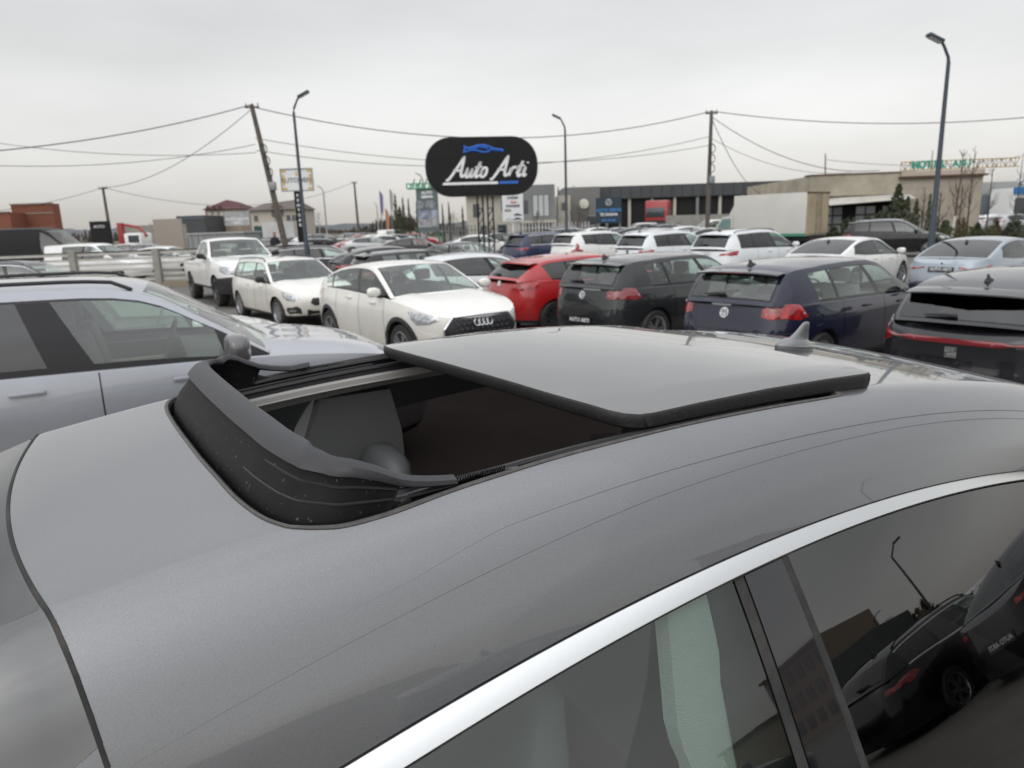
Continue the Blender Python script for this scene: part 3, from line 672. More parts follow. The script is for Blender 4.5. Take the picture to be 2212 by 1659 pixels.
        # underside and wheel wells
        mb.grid([[Vector((x * .94, y * s.hw * s.yf(x) * .9, s.sill + .03)) for y in (-1, 1)] for x in [-s.Lr * .985, -s.Lr * .95, -s.Lr * .85, s.wr - Ra, s.wf + Ra, s.Lf * .85, s.Lf * .94, s.Lf * .98]], BLACK)
        for xa in (s.wr, s.wf):
            for sg in (1, -1):
                aa = [pi * k / 14 for k in range(15)]
                pr = [(xa + Ra * cos(a), zc + Ra * sin(a)) for a in aa]; pr = [(pr[0][0], s.sill)] + pr + [(pr[-1][0], s.sill)]
                yo = [s.pt(min(max(x, -s.Lr * .97), s.Lf * .97), z).y for x, z in pr]
                mb.grid([[Vector((x, sg * y, z)) for (x, z), y in zip(pr, yo)], [Vector((x, sg * (s.hw - .34), z)) for x, z in pr]], BLACK)
                mb.add([Vector((x, sg * (s.hw - .34), z)) for x, z in pr], [tuple(range(len(pr)))], BLACK, False)
        body = s.node('car_body', mb); s.body = body
        s.node('windscreen', MB().grid(gw, GCLEAR)); 
        if len(gr) > 1: s.node('rear_window', MB().grid(gr, s.P.get('rgm', GCLEAR)))
        if s.archtrim:
            for xa in (s.wr, s.wf):
                for sg in (1, -1):
                    q = []
                    for k in range(-2, 17):
                        a = pi * k / 14; r_ = []
                        for e in (0, .03, .065):
                            x, z = xa + (Ra + e) * cos(a), zc + (Ra + e) * sin(a); x = min(max(x, -s.Lr * .97), s.Lf * .97)
                            p = s.pt(x, z, sg); p.y += sg * (.012 if e < .06 else .002); r_.append(p)
                        q.append(r_)
                    s.node('wheel_arch_trim', MB().grid(q, BLACK))
    # ---- surface mapping for lamps, grilles, badges: sarc = distance round the nose or tail from its centre
    def surf(s, end, sarc, z, off=0.0):
        if not hasattr(s, '_tab'): s._tab = {}
        if end not in s._tab:
            L, n = (s.Lf, s.nf) if end == 'f' else (s.Lr, s.nr); t = []; acc = 0; prev = None
            for i in range(200):
                f = 1 - (1 - i / 199) ** 2.0 if i < 199 else .9999; f = min(f, .9999); x = L * (1 - f**n) ** (1 / n); y = s.hw * f
                if prev: acc += math.hypot(x - prev[0], y - prev[1])
                prev = (x, y); t.append((acc, x)); 
            while x > .3: x -= .05; acc += .05; t.append((acc, x))
            s._tab[end] = t
        g = lambda q: (lambda x: s.pt(x if end == 'f' else -x, z, 1 if sarc >= 0 else -1))(interp(s._tab[end], abs(q)))
        p = g(sarc); a, b = g(abs(sarc) - .01), g(abs(sarc) + .01); d = (b - a); nrm = Vector((d.y, -d.x, 0)).normalized()
        if abs(sarc) < .012: nrm = Vector((1 if end == 'f' else -1, 0, 0))
        if end == 'f':
            if nrm.x < 0 and abs(sarc) < .6 or nrm.dot(Vector((p.x * .2, p.y, 0))) < 0: nrm = -nrm
        elif nrm.dot(Vector((p.x * .2, p.y, 0))) < 0: nrm = -nrm
        return p + nrm * off
    def patch(s, name, end, poly, m_, off=.006, parent=None, label=None, skirt=.03, step=.05):
        pts, tris = cdt(poly, [], step, step); mb = MB(); mb.add([s.surf(end, a, z, off) for a, z in pts], tris, m_)
        mb.grid([[s.surf(end, a, z, off) for a, z in poly + [poly[0]]], [s.surf(end, a, z, off - skirt) for a, z in poly + [poly[0]]]], m_)
        return s.node(name, mb, parent=parent, label=label, out=True)
    def both(s, name, end, poly, m_, **k):
        a = s.patch(name, end, poly, m_, **k); b = s.patch(name, end, [(-x, z) for x, z in poly][::-1], m_, **k); return a, b
    def disc(s, name, end, sa, z, r, m_, off=.012, ring=None, n=20):
        mb = MB(); pts = [s.surf(end, sa + r * cos(2 * pi * i / n), z + r * sin(2 * pi * i / n), off) for i in range(n)]
        mb.add(pts, [tuple(range(n))], m_)
        if ring: pass
        mb.grid([pts + [pts[0]], [s.surf(end, sa + r * cos(2 * pi * i / n), z + r * sin(2 * pi * i / n), off - .02) for i in list(range(n)) + [0]]], m_)
        return s.node(name, mb)
    def strokes(s, name, end, lines, r, m_, off=.014, parent=None):
        mb = MB()
        for L in lines: mb.tube([s.surf(end, a, z, off) for a, z in L], r, m_, 5)
        return s.node(name, mb, parent=parent)
    def wheels(s, rim=SILVER, spokes=5, twin=True, tw=.22, dark=DARKALLOY):
        R = s.R; rr = R * .70
        t = MB(); Mx = Matrix.Rotation(pi / 2, 4, 'X')
        t.lathe([(rr - .01, -tw / 2 + .02), (R - .025, -tw / 2), (R, -tw / 2 + .03), (R, tw / 2 - .03), (R - .025, tw / 2), (rr, tw / 2 - .012), (rr - .01, tw / 2 - .04)], RUBBER, 32, Mx)
        tm = t.mesh('tyre')
        q = MB(); q.lathe([(rr + .002, tw / 2 - .012), (rr - .012, tw / 2 - .010), (rr - .022, tw / 2 - .03), (rr - .03, 0)], rim, 32, Mx); q.lathe([(rr - .02, 0.01), (0, .005)], dark, 20, Mx)
        q.lathe([(.055, tw / 2 - .06), (.05, tw / 2 - .035), (0, tw / 2 - .03)], rim, 14, Mx)
        for k in range(spokes):
            for d in ((-.16, .16) if twin else (0,)):
                a = 2 * pi * k / spokes; a2 = a + d * (1.1 if twin else 0)
                c0 = Vector((cos(a) * .03, 0, sin(a) * .03)); c1 = Vector((cos(a2) * (rr - .015), 0, sin(a2) * (rr - .015))); wd = .016 if twin else .034
                nn = (c1 - c0).normalized(); sd = Vector((-nn.z, 0, nn.x))
                yo, yi = -(tw / 2 - .03), -(tw / 2 - .055)
                vs = [c0 - sd * wd * 1.3 + Vector((0, yo, 0)), c0 + sd * wd * 1.3 + Vector((0, yo, 0)), c1 + sd * wd + Vector((0, yo - .012, 0)), c1 - sd * wd + Vector((0, yo - .012, 0))]
                vs += [v + Vector((0, .025, 0)) for v in vs]
                q.add(vs, [(0, 1, 2, 3), (0, 4, 5, 1), (1, 5, 6, 2), (3, 2, 6, 7), (0, 3, 7, 4)], rim, False)
        rm = q.mesh('rim')
        for x in (s.wf, s.wr):
            for sg in (1, -1):
                nd = s.node('wheel', tm, (x, sg * (s.pt(x, R * 1.9).y - tw / 2 - .008), R)); nd['rz'] = 0 if sg < 0 else pi
                nd['ch'].append(dict(name='rim', me=rm, loc=(0, 0, 0), ch=[], label=None))
    def extras(s, mirror=PX, handle=PX, fin=True, rails=False, interior=True, wiper=True, hx=(-.35, .55), seams=True, ms=1.0):
        xC = s.rail[-1][0]; z = s.zt(xC - .3); y = s.yb(xC - .3)
        for sg in (1, -1):
            mb = MB(); rr = []
            for k, (yy, a, b) in enumerate((q_[0] * ms, q_[1] * ms, q_[2] * ms) for q_ in ((.03, .03, .02), (.05, .07, .05), (.12, .095, .075), (.20, .09, .07), (.235, .06, .045), (.245, .02, .015))):
                rr.append([(xC - .25 + a * math.copysign(abs(cos(t)) ** .6, cos(t)) * (.75 if cos(t) > 0 else .5) + .02 * k / 5, sg * (y + yy - .02), z + .095 + b * math.copysign(abs(sin(t)) ** .6, sin(t))) for t in [2 * pi * i / 16 for i in range(16)]])
            mb.grid(rr, mirror, closed=True); mb.add(rr[-1], [tuple(range(16))], mirror); mb.box((xC - .25, sg * (y + .02), z + .03), (.06, .08, .05), BLACK, bevel=.01); s.node('wing_mirror', mb)
        for x in hx:
            for sg in (1, -1):
                p = s.pt(x, s.zt(x) - .09, sg); mb = MB(); mb.box((p.x, p.y + sg * .015, p.z), (.19, .03, .028), handle, bevel=.009); s.node('door_handle', mb)
        if seams:
            kx = [s.keys[a][0] for a, b, c in s.wins[-1:]] + [s.keys[s.wins[-1][1]][0] + .12, s.wr + .42]
            for x in kx:
                for sg in (1, -1):
                    z0 = s.sill + .12; z1 = s.zt(x) - .004
                    mb = MB(); mb.grid([[s.pt(x + e, lerp(z0, z1, k / 8), sg) + Vector((0, sg * .0015, 0)) for e in (-.004, .004)] for k in range(9)], GLOSSK); s.node('door_gap', mb)
        if fin:
            p = s.topp(1.45, 0); mb = MB(); rr = [[(p.x + a * cos(t) + dx, b * sin(t), p.z + h) for t in [2 * pi * i / 12 for i in range(12)]] for h, a, b, dx in ((-.01, .09, .035, 0), (.012, .08, .03, 0), (.03, .045, .012, -.02), (.07, .018, .006, -.045))]
            mb.grid(rr, s.P.get('finm', BLACK), closed=True); mb.add(rr[-1], [tuple(range(12))], s.P.get('finm', BLACK)); s.node('roof_aerial', mb)
        if rails:
            for sg in (1, -1):
                ps = []
                for i in range(15):
                    t = lerp(1.15, s.ws[0] - .1, i / 14); x, y, zz, _, _ = s.railp(t); h = .035 if 0 < i < 14 else .0; ps.append((x, sg * (y - .03), zz + h + .012))
                mb = MB(); mb.tube(ps, .014, rails if rails is not True else BLACK, 6); s.node('roof_rail', mb)
        if wiper:
            a, b = s.topp(s.rg[0] + .14, .02), s.topp(s.rg[0] + .10, .5); mb = MB(); mb.tube([a + Vector((-.03, 0, .0)), a.lerp(b, .3) + Vector((-.035, 0, .01)), b + Vector((-.02, 0, .01))], [.02, .016, .008], BLACK, 6); s.node('rear_wiper', mb)
        if interior:
            zf = s.sill + .12; m_ = s.P.get('seatm', INTD)
            mb = MB(); mb.box((-.2, 0, zf), (3.0, s.hw * 1.7, .06), INTD)
            for sg in (1, -1): mb.box((-.3, sg * (s.hw - .13), zf + .27), (2.8, .05, .50), INTD)
            mb.box((.98, 0, zf + .3), (.06, 1.5, .55), INTD); mb.box((s.rail[0][0] + .12, 0, zf + .3), (.06, 1.3, .5), INTD); s.node('cabin_floor', mb)
            mb = MB(); mb.box((xC - .30, 0, s.zt(xC) - .09), (.42, s.hw * 1.55, .16), INTD, bevel=.04); s.node('dashboard', mb)
            zr = s.rail[3][1]
            for sg in (1, -1):
                mb = MB(); mb.box((-.02, sg * .37, zr - .62), (.14, .48, .60), m_, mtx=Matrix.Rotation(-.22, 4, 'Y'), bevel=.05); mb.box((-.14, sg * .37, zr - .20), (.10, .27, .18), m_, mtx=Matrix.Rotation(-.1, 4, 'Y'), bevel=.04); mb.box((.2, sg * .37, zr - .88), (.5, .5, .14), m_, bevel=.04); s.node('front_seat', mb)
            mb = MB(); mb.box((-.95, 0, zr - .66), (.14, 1.25, .5), m_, mtx=Matrix.Rotation(-.3, 4, 'Y'), bevel=.05)
            for q in (-.38, .38): mb.box((-1.05, q, zr - .34), (.09, .25, .14), m_, bevel=.03)
            s.node('rear_bench', mb)
            mb = MB(); mb.tube([(xC - .58 + .06 * sin(a), .37 + .18 * cos(a), s.zt(xC) + .0 + .17 * sin(a)) for a in [2 * pi * i / 20 for i in range(21)]], .014, INTD, 6); s.node('steering_wheel', mb)
def place(T, loc, rz, pm, label, cat='car', group=None, name='parked_car', over=None):
    root = empty(name, (loc[0], loc[1], loc[2] if len(loc) > 2 else 0), rz, label, cat, group)
    def mk(nd, par):
        o = bpy.data.objects.new(nd['name'], nd['me']); COL.objects.link(o); o.parent = par; o.location = nd['loc']
        if nd.get('rz'): o.rotation_euler = (0, 0, nd['rz'])
        for i, sl_ in enumerate(o.material_slots):
            m0 = nd['me'].materials[i]; m1 = pm if m0 == PX else (over.get(m0.name) if over else None)
            if m1: sl_.link = 'OBJECT'; sl_.material = m1
        if nd.get('label'): o['label'] = nd['label']
        for c in nd['ch']: mk(c, o)
    for nd in T.nodes: mk(nd, root)
    return root
TEXT_CACHE = {}
def text_mesh(txt, size=1.0, shear=0.0, bold=0.0, depth=0.004):
    k = (txt, size, shear, bold, depth)
    if k not in TEXT_CACHE:
        cu = bpy.data.curves.new('t', 'FONT'); cu.body = txt; cu.size = size; cu.shear = shear; cu.offset = bold; cu.extrude = depth; cu.align_x = 'CENTER'; cu.align_y = 'CENTER'; cu.resolution_u = 3
        o = bpy.data.objects.new('t', cu); COL.objects.link(o); bpy.context.view_layer.update()
        me = bpy.data.meshes.new_from_object(o.evaluated_get(bpy.context.evaluated_depsgraph_get())); bpy.data.objects.remove(o); bpy.data.curves.remove(cu); TEXT_CACHE[k] = me
    return TEXT_CACHE[k]
def text_obj(name, txt, size, material, parent, mtx, shear=0.0, bold=0.0, depth=0.004, width=None):
    me = text_mesh(txt, size, shear, bold, depth).copy(); me.name = name; me.materials.clear(); me.materials.append(material)
    o = bpy.data.objects.new(name, me); COL.objects.link(o)
    if width:
        xs_ = [v.co.x for v in me.vertices]; k = width / (max(xs_) - min(xs_))
        for v in me.vertices: v.co.x *= k
    if parent: o.parent = parent
    o.matrix_local = mtx; return o
def facing(rz, loc):
    """text upright, facing direction rz (radians, the way its normal points)"""
    return Matrix.Translation(loc) @ Matrix.Rotation(rz + pi / 2, 4, 'Z') @ Matrix.Rotation(pi / 2, 4, 'X')
# ------------------------------------------------------------------ templates
W_RED = [(.0, .80), (.2, .82)]
def plate(c, z, end='r', txt='AUTO ARTI', on=True):
    nd = c.patch('number_plate', end, [(-.26, z - .055), (.26, z - .055), (.26, z + .055), (-.26, z + .055)], PLATE, off=.018, step=.2)
    x = c.surf(end, 0, z, .021).x
    me = text_mesh(txt, .085, .0, .002, .001).copy()
    for v in me.vertices: a, b, d = v.co; v.co = (x + (-.001 if end == 'r' else .001) - (d if end == 'r' else -d), (-a if end == 'r' else a), b + z + .008)
    me.name = 'lettering'; me.materials.clear(); me.materials.append(WHITEP); nd['ch'].append(dict(name='lettering', me=me, loc=(0, 0, 0), ch=[], label=None))
    return nd
def vw_badge(c, end, z, r=.062):
    c.disc('badge', end, 0, z, r, CHROME, off=.012); c.disc('badge_field', end, 0, z, r * .84, SILVER, off=.014)
    q = r * .82
    c.strokes('emblem', end, [[(-q * .62, z + q * .75), (-q * .0, z + q * .05), (q * .62, z + q * .75)], [(-q * .93, z + q * .30), (-q * .42, z - q * .85), (0, z - q * .05), (q * .42, z - q * .85), (q * .93, z + q * .30)]], .006, CHROME, off=.016)
def mk_golf(lamp=REDL, dark=False, rim=SILVER, seat=INTD, **k):
    c = Car(seatm=seat, **k)
    c.wheels(rim, 5, True); c.extras(handle=PX)
    lz = .92
    c.both('taillight', 'r', [(.50, lz - .04), (.52, lz + .05), (.60, lz + .085), (.86, lz + .10), (1.0, lz + .09), (1.12, lz - .05), (.98, lz - .085), (.62, lz - .075)], lamp)
    c.both('lamp_line', 'r', [(.56, lz - .02), (.56, lz - .0), (1.06, lz - .0), (1.06, lz - .02)], mat('lamp_white', (.55, .45, .45), .2, coat=1), off=.010)
    vw_badge(c, 'r', .90)
    c.patch('rear_bumper_insert', 'r', [(-.80, .30), (-.70, .42), (.70, .42), (.80, .30)], BLACK)
    plate(c, .50)
    # roof spoiler over the rear glass
    mb = MB(); rr = []
    for d, dz in ((.02, .016), (-.10, .010), (-.20, -.002), (-.205, -.02), (-.10, -.03)):
        rr.append([c.topp(1.0, w) + Vector((d * (1 - .25 * abs(w)), 0, dz)) for w in (-.96, -.8, -.5, -.2, 0, .2, .5, .8, .96)])
    mb.grid(rr, PX, matf=lambda i, k: PX if i < 2 else GLOSSK); c.node('roof_spoiler', mb)
    mb = MB(); p = c.topp(1.0, 0); mb.box((p.x - .198, 0, p.z - .012), (.02, .36, .014), DREDL, bevel=.003); c.node('brake_light', mb)
    for sg in (1, -1):
        mb = MB(); pts_ = [(-1.52, .86), (-1.40, .88), (-1.36, .84), (-1.38, .76), (-1.50, .74), (-1.56, .79), (-1.52, .86)]
        if sg < 0: mb.tube([c.pt(x, z, sg) + Vector((0, sg * .001, 0)) for x, z in pts_], .003, GLOSSK, 4); c.node('fuel_flap', mb)
    mb = MB(); mb.tube([c.surf('r', a, .70 - .02 * (a / .9) ** 2, .004) for a in [-.9 + .1 * i for i in range(19)]], .004, GLOSSK, 4); c.node('tailgate_gap', mb)
    return c
T_GOLF = mk_golf(seat=INTL)
T_GOLF_DARK = mk_golf(lamp=mat('smoked_red_lens', (.20, .02, .025), .12, coat=1), rim=SILVER)
# red hatch: more raked tail
T_RED = Car(Lf=2.13, Lr=2.13, nr=4.6, top=[(-2.13, .98), (-1.7, 1.03), (-.8, 1.0), (.3, .955), (1.0, .92), (1.6, .82), (2.13, .66)],
    rail=[(-2.02, 1.04, .02, -.08), (-1.55, 1.33, .035, -.12), (-1.1, 1.395, .045, 0), (-.4, 1.42, .045, 0), (.2, 1.38, .035, .06), (.62, 1.16, .03, .10), (1.02, .95, .03, .12)],
    keys=[(-2.0, 0), (-1.5, .95), (-1.36, 1.02), (-1.0, 2.1), (-.96, 2.2), (-.02, 3.2), (.1, 3.35), (.78, 5.1), (1.0, 6)], rgm=GTINT, wins=[(2, 3, 't'), (4, 5, 't'), (6, 7, 'c')])
T_RED.wheels(mat('grey_alloy', (.22, .23, .25), .3, .9), 10, False); T_RED.extras(fin=False)
T_RED.both('taillight', 'r', [(.42, .90), (.48, .97), (1.02, 1.00), (1.10, .97), (.98, .88), (.62, .85)], REDL)
T_RED.patch('badge', 'r', [(-.05, .93), (.05, .93), (.05, 1.02), (-.05, 1.02)], CHROME, off=.012)
mb = MB(); mb.grid([[T_RED.topp(1.0, w) + Vector((d * (1 - .3 * abs(w)), 0, dz)) for w in (-.96, -.8, -.5, -.2, 0, .2, .5, .8, .96)] for d, dz in ((.03, .016), (-.12, .012), (-.24, .0), (-.245, -.02), (-.1, -.03))], PX); T_RED.node('roof_spoiler', mb)
plate(T_RED, .55)
# coupe-roofed compact suv, seen from its nose
Q = dict(Lf=2.25, Lr=2.25, hw=.92, wf=1.36, wr=-1.32, R=.355, sill=.28, clad=.0, archtrim=True, nf=4.4,
    sxf=[(.2, .95), (.35, .985), (.5, 1.0), (.75, .99), (.9, .965), (1.0, .94)],
    sy=[(.2, .93), (.4, .975), (.62, .995), (.8, 1.0), (.92, .985), (1.04, .955), (1.2, .92)],
    top=[(-2.25, 1.02), (-1.8, 1.10), (-.9, 1.10), (.3, 1.07), (1.0, 1.045), (1.6, .985), (2.0, .90), (2.25, .82)], hcr=.06)
T_Q3 = Car(**Q, rail=[(-2.1, 1.12, .02, -.08), (-1.62, 1.28, .03, -.10), (-1.05, 1.43, .045, 0), (-.4, 1.50, .045, 0), (.15, 1.475, .035, .07), (.6, 1.29, .03, .10), (1.05, 1.06, .03, .12)],
    keys=[(-2.05, 0), (-1.55, .85), (-1.45, 1.0), (-1.2, 1.6), (-1.14, 1.75), (-.1, 3.15), (.02, 3.3), (.80, 5.15), (1.03, 6)])
T_Q3.wheels(SILVER, 5, True, tw=.24); T_Q3.extras(fin=False, wiper=False)
T_Q3.patch('grille', 'f', [(-.62, .60), (-.60, .68), (-.46, .83), (.46, .83), (.60, .68), (.62, .60), (.50, .42), (-.50, .42)], mat('grille_black', (.012, .012, .014), .3), off=.010)
T_Q3.strokes('grille_frame', 'f', [[(-.62, .60), (-.61, .68), (-.47, .84), (-.2, .845), (.2, .845), (.47, .84), (.61, .68), (.62, .60), (.50, .42), (-.50, .42), (-.62, .60)]], .014, CHROME, off=.012)
hx_ = MB()
for j in range(5):
    for i in range(-6, 7):
        a0 = i * .085 + (.0425 if j % 2 else 0); z0 = .49 + j * .072
        if abs(a0) > .50 or (z0 > .7 and abs(a0) > .46): continue
        hx_.tube([T_Q3.surf('f', a0 + .034 * cos(q), z0 + .034 * sin(q), .016) for q in [pi / 6 + pi / 3 * k for k in range(7)]], .0045, DARKALLOY, 4)
T_Q3.node('grille_mesh', hx_)
for i in range(4):
    a0 = -.105 + .07 * i; T_Q3.strokes('badge_ring', 'f', [[(a0 + .047 * cos(q), .745 + .047 * sin(q)) for q in [2 * pi * k / 18 for k in range(19)]]], .0085, CHROME, off=.024)
T_Q3.both('headlight', 'f', [(.66, .80), (.70, .86), (.95, .90), (1.22, .93), (1.24, .90), (1.16, .80), (1.06, .73), (.84, .75)], CLEARL)
T_Q3.both('bumper_insert', 'f', [(.70, .60), (1.02, .66), (1.08, .60), (.98, .42), (.74, .40)], PX, off=.004)
T_Q3.both('taillight', 'r', [(.5, .95), (.52, 1.02), (1.0, 1.05), (1.1, 1.0), (.9, .92)], REDL)
# estate hatch facing us
T_LEON = Car(Lf=2.32, Lr=2.32, wf=1.40, wr=-1.28, nf=4.2, top=[(-2.32, .98), (-1.7, 1.0), (-.8, .985), (.3, .955), (1.0, .935), (1.6, .86), (2.1, .76), (2.32, .68)],
    rail=[(-2.22, 1.0, .02, -.06), (-1.95, 1.33, .035, -.06), (-1.2, 1.41, .045, 0), (-.4, 1.43, .045, 0), (.25, 1.39, .035, .06), (.68, 1.17, .03, .10), (1.08, .95, .03, .12)],
    keys=[(-2.2, 0), (-1.9, .9), (-1.8, 1.05), (-1.1, 2.1), (-1.02, 2.2), (-.02, 3.2), (.1, 3.35), (.82, 5.1), (1.06, 6)])
T_LEON.wheels(SILVER, 8, False); T_LEON.extras(fin=False, mirror=BLACK, rails=True, wiper=False)
T_LEON.both('headlight', 'f', [(.62, .66), (.66, .70), (1.08, .79), (1.16, .80), (1.12, .70), (.98, .62), (.80, .60)], CLEARL)
T_LEON.patch('grille', 'f', [(-.42, .56), (-.36, .66), (.36, .66), (.42, .56), (.34, .50), (-.34, .50)], BLACK)
T_LEON.both('fog_intake', 'f', [(.62, .33), (.64, .45), (.72, .50), (1.02, .46), (1.06, .40), (.98, .32)], BLACK)
T_LEON.both('fog_bar', 'f', [(.74, .38), (.76, .42), (.96, .41), (.94, .37)], CHROME, off=.012)
T_LEON.patch('lower_intake', 'f', [(-.5, .30), (-.5, .42), (.5, .42), (.5, .30)], BLACK)
# suv family seen from the tail
SUV = dict(Lf=2.30, Lr=2.28, hw=.93, wf=1.38, wr=-1.38, R=.36, sill=.28, nf=4.4,
    sxr=[(.2, .95), (.35, .985), (.5, 1.0), (.8, .99), (1.0, .97), (1.2, .94)],
    sy=[(.2, .93), (.4, .975), (.62, .995), (.82, 1.0), (.98, .985), (1.1, .955), (1.3, .92)],
    top=[(-2.28, 1.06), (-1.8, 1.12), (-.9, 1.11), (.3, 1.08), (1.0, 1.055), (1.6, 1.0), (2.0, .92), (2.3, .82)], hcr=.06,
    rail=[(-2.16, 1.12, .02, -.08), (-1.80, 1.53, .035, -.09), (-1.2, 1.60, .045, 0), (-.4, 1.62, .045, 0), (.2, 1.57, .035, .06), (.62, 1.34, .03, .10), (1.05, 1.08, .03, .12)],
    keys=[(-2.12, 0), (-1.78, .95), (-1.66, 1.25), (-1.1, 2.15), (-1.04, 2.25), (-.05, 3.2), (.07, 3.35), (.80, 5.1), (1.03, 6)], rgm=GTINT, wins=[(2, 3, 't'), (4, 5, 't'), (6, 7, 'c')])
def mk_suv(lamps, rails=True, trimm=BLACK, mirror=PX, **k):
    q = dict(SUV); q.update(k); c = Car(trim=trimm, **q); c.wheels(SILVER, 5, True, tw=.25); c.extras(rails=rails, mirror=mirror, fin=True)
    for poly in lamps: c.both('taillight', 'r', poly, REDL)
    mb = MB(); mb.grid([[c.topp(1.0, w) + Vector((d * (1 - .25 * abs(w)), 0, dz)) for w in (-.96, -.8, -.5, -.2, 0, .2, .5, .8, .96)] for d, dz in ((.03, .014), (-.10, .010), (-.18, .0), (-.185, -.02), (-.1, -.03))], PX, matf=lambda i, k: PX if i < 3 else GLOSSK); c.node('roof_spoiler', mb)
    plate(c, .62); return c
T_Q5 = mk_suv([[(.46, .93), (.50, 1.0), (.92, 1.07), (1.12, 1.08), (1.05, .95), (.85, .93)]], mirror=PX)
T_Q5.strokes('badge', 'r', [[(-.105 + .07 * i + .045 * cos(q), 1.0 + .045 * sin(q)) for q in [2 * pi * k / 14 for k in range(15)]] for i in range(4)], .006, CHROME)
T_TIG = mk_suv([[(.50, .98), (.54, 1.05), (1.0, 1.07), (1.12, 1.05), (1.02, .92), (.94, .90), (.88, .97), (.7, .97)]], rails=PX, trimm=CHROME)
T_TIG.disc('badge', 'r', 0, 1.0, .055, GLOSSK)
T_XC = mk_suv([[(.62, .90), (.66, .98), (.78, 1.02), (.84, 1.12), (.80, 1.20), (.86, 1.24), (.98, 1.14), (.96, 1.02), (1.14, .98), (1.12, .90)]], rails=False,
    top=[(-2.28, 1.14), (-1.8, 1.17), (-1.3, 1.17), (-.9, 1.13), (.3, 1.08), (1.0, 1.06), (1.6, 1.02), (2.0, .95), (2.3, .85)], rail=[(-2.18, 1.18, .02, -.06), (-1.9, 1.54, .035, -.07), (-1.2, 1.60, .045, 0), (-.4, 1.62, .045, 0), (.2, 1.57, .035, .06), (.62, 1.34, .03, .10), (1.05, 1.08, .03, .12)],
    keys=[(-2.12, 0), (-1.70, 1.1), (-1.62, 1.35), (-1.1, 2.15), (-1.04, 2.25), (-.05, 3.2), (.07, 3.35), (.80, 5.1), (1.03, 6)])
T_SUVB = mk_suv([[(.48, .93), (.52, 1.01), (1.0, 1.04), (1.12, 1.0), (1.0, .92)]], trimm=CHROME)
T_SUVF = mk_suv([[(.48, .93), (.52, 1.01), (1.0, 1.04), (1.12, 1.0), (1.0, .92)]], rails=SILVER, mirror=PX)
T_SUVF.both('headlight', 'f', [(.64, .80), (.70, .88), (1.1, .93), (1.18, .88), (1.0, .78)], CLEARL); T_SUVF.patch('grille', 'f', [(-.45, .55), (-.5, .82), (.5, .82), (.45, .55)], BLACK)
# dark suv close on the right with a light bar across its tail
T_CUP = Car(Lf=2.2, Lr=2.2, nr=4.6, rgm=GTINT,
    top=[(-2.2, .95), (-1.7, 1.01), (-.8, .985), (.3, .955), (1.0, .92), (1.6, .83), (2.2, .66)], sxr=[(.2, .95), (.35, .985), (.5, 1.0), (.72, .985), (.88, .995), (.96, .96), (1.1, .92)],
    rail=[(-2.06, 1.0, .02, -.10), (-1.60, 1.28, .035, -.14), (-1.1, 1.37, .045, 0), (-.4, 1.40, .045, 0), (.2, 1.36, .035, .06), (.62, 1.15, .03, .10), (1.04, .95, .03, .12)], rg=(.08, .96),
    keys=[(-2.0, 0), (-1.5, 1.0), (-1.36, 1.4), (-.98, 2.1), (-.92, 2.2), (-.02, 3.2), (.1, 3.35), (.78, 5.1), (1.02, 6)], wins=[(2, 3, 't'), (4, 5, 't'), (6, 7, 'c')])
T_CUP.wheels(DARKALLOY, 5, True, tw=.25); T_CUP.extras(rails=False)
T_CUP.both('taillight', 'r', [(.64, .82), (.66, .89), (.86, .92), (1.00, .95), (1.08, .89), (.98, .77), (.84, .76)], REDL)
T_CUP.patch('light_bar', 'r', [(-.70, .835), (-.70, .885), (-.35, .885), (0, .885), (.35, .885), (.70, .885), (.70, .835), (.35, .835), (0, .835), (-.35, .835)], mat('light_bar_red', (.20, .008, .014), .12, coat=1), off=.010)
T_CUP.patch('badge', 'r', [(-.052, .70), (-.052, .80), (.052, .80), (.052, .70)], CHROME, off=.014)
T_CUP.strokes('emblem', 'r', [[(.042, .785), (-.042, .785)], [(-.042, .785), (-.042, .762), (.042, .745), (.042, .715)], [(.042, .715), (-.042, .715)]], .006, DARKALLOY, off=.018)
mb = MB(); mb.grid([[T_CUP.topp(1.0, w) + Vector((d * (1 - .2 * abs(w)), 0, dz)) for w in (-.98, -.8, -.5, -.2, 0, .2, .5, .8, .98)] for d, dz in ((.03, .014), (-.14, .004), (-.26, -.022), (-.265, -.035), (-.1, -.04))], PX, matf=lambda i, k: PX if i < 2 else GLOSSK); T_CUP.node('roof_spoiler', mb)
# saloon / coupe
SED = dict(Lf=2.36, Lr=2.36, hw=.92, wf=1.46, wr=-1.38, R=.335, sill=.22, nf=4.0, nr=4.4, tum=.50, rgm=GTINT,
    top=[(-2.36, .93), (-2.1, 1.0), (-1.5, 1.01), (-.8, .965), (.3, .935), (1.0, .91), (1.6, .84), (2.1, .73), (2.36, .64)], dcr=.035,
    rail=[(-1.92, 1.01, .02, -.10), (-1.3, 1.22, .035, -.10), (-.78, 1.345, .045, -.02), (-.2, 1.385, .045, 0), (.32, 1.335, .035, .07), (.74, 1.13, .03, .10), (1.18, .92, .03, .12)],
    rg=(.10, 1.88), ws=(4.15, 5.93), keys=[(-1.9, 0), (-1.5, .9), (-1.38, 1.15), (-1.1, 1.75), (-1.04, 1.85), (-.12, 3.0), (0, 3.15), (.86, 5.1), (1.14, 6)], wins=[(2, 3, 't'), (4, 5, 't'), (6, 7, 'c')])
T_A5 = Car(**SED); T_A5.wheels(SILVER, 5, True); T_A5.extras(wiper=False, mirror=PX)
T_A5.both('taillight', 'r', [(.5, .84), (.52, .90), (1.0, .93), (1.1, .88), (.98, .82)], REDL); plate(T_A5, .6)
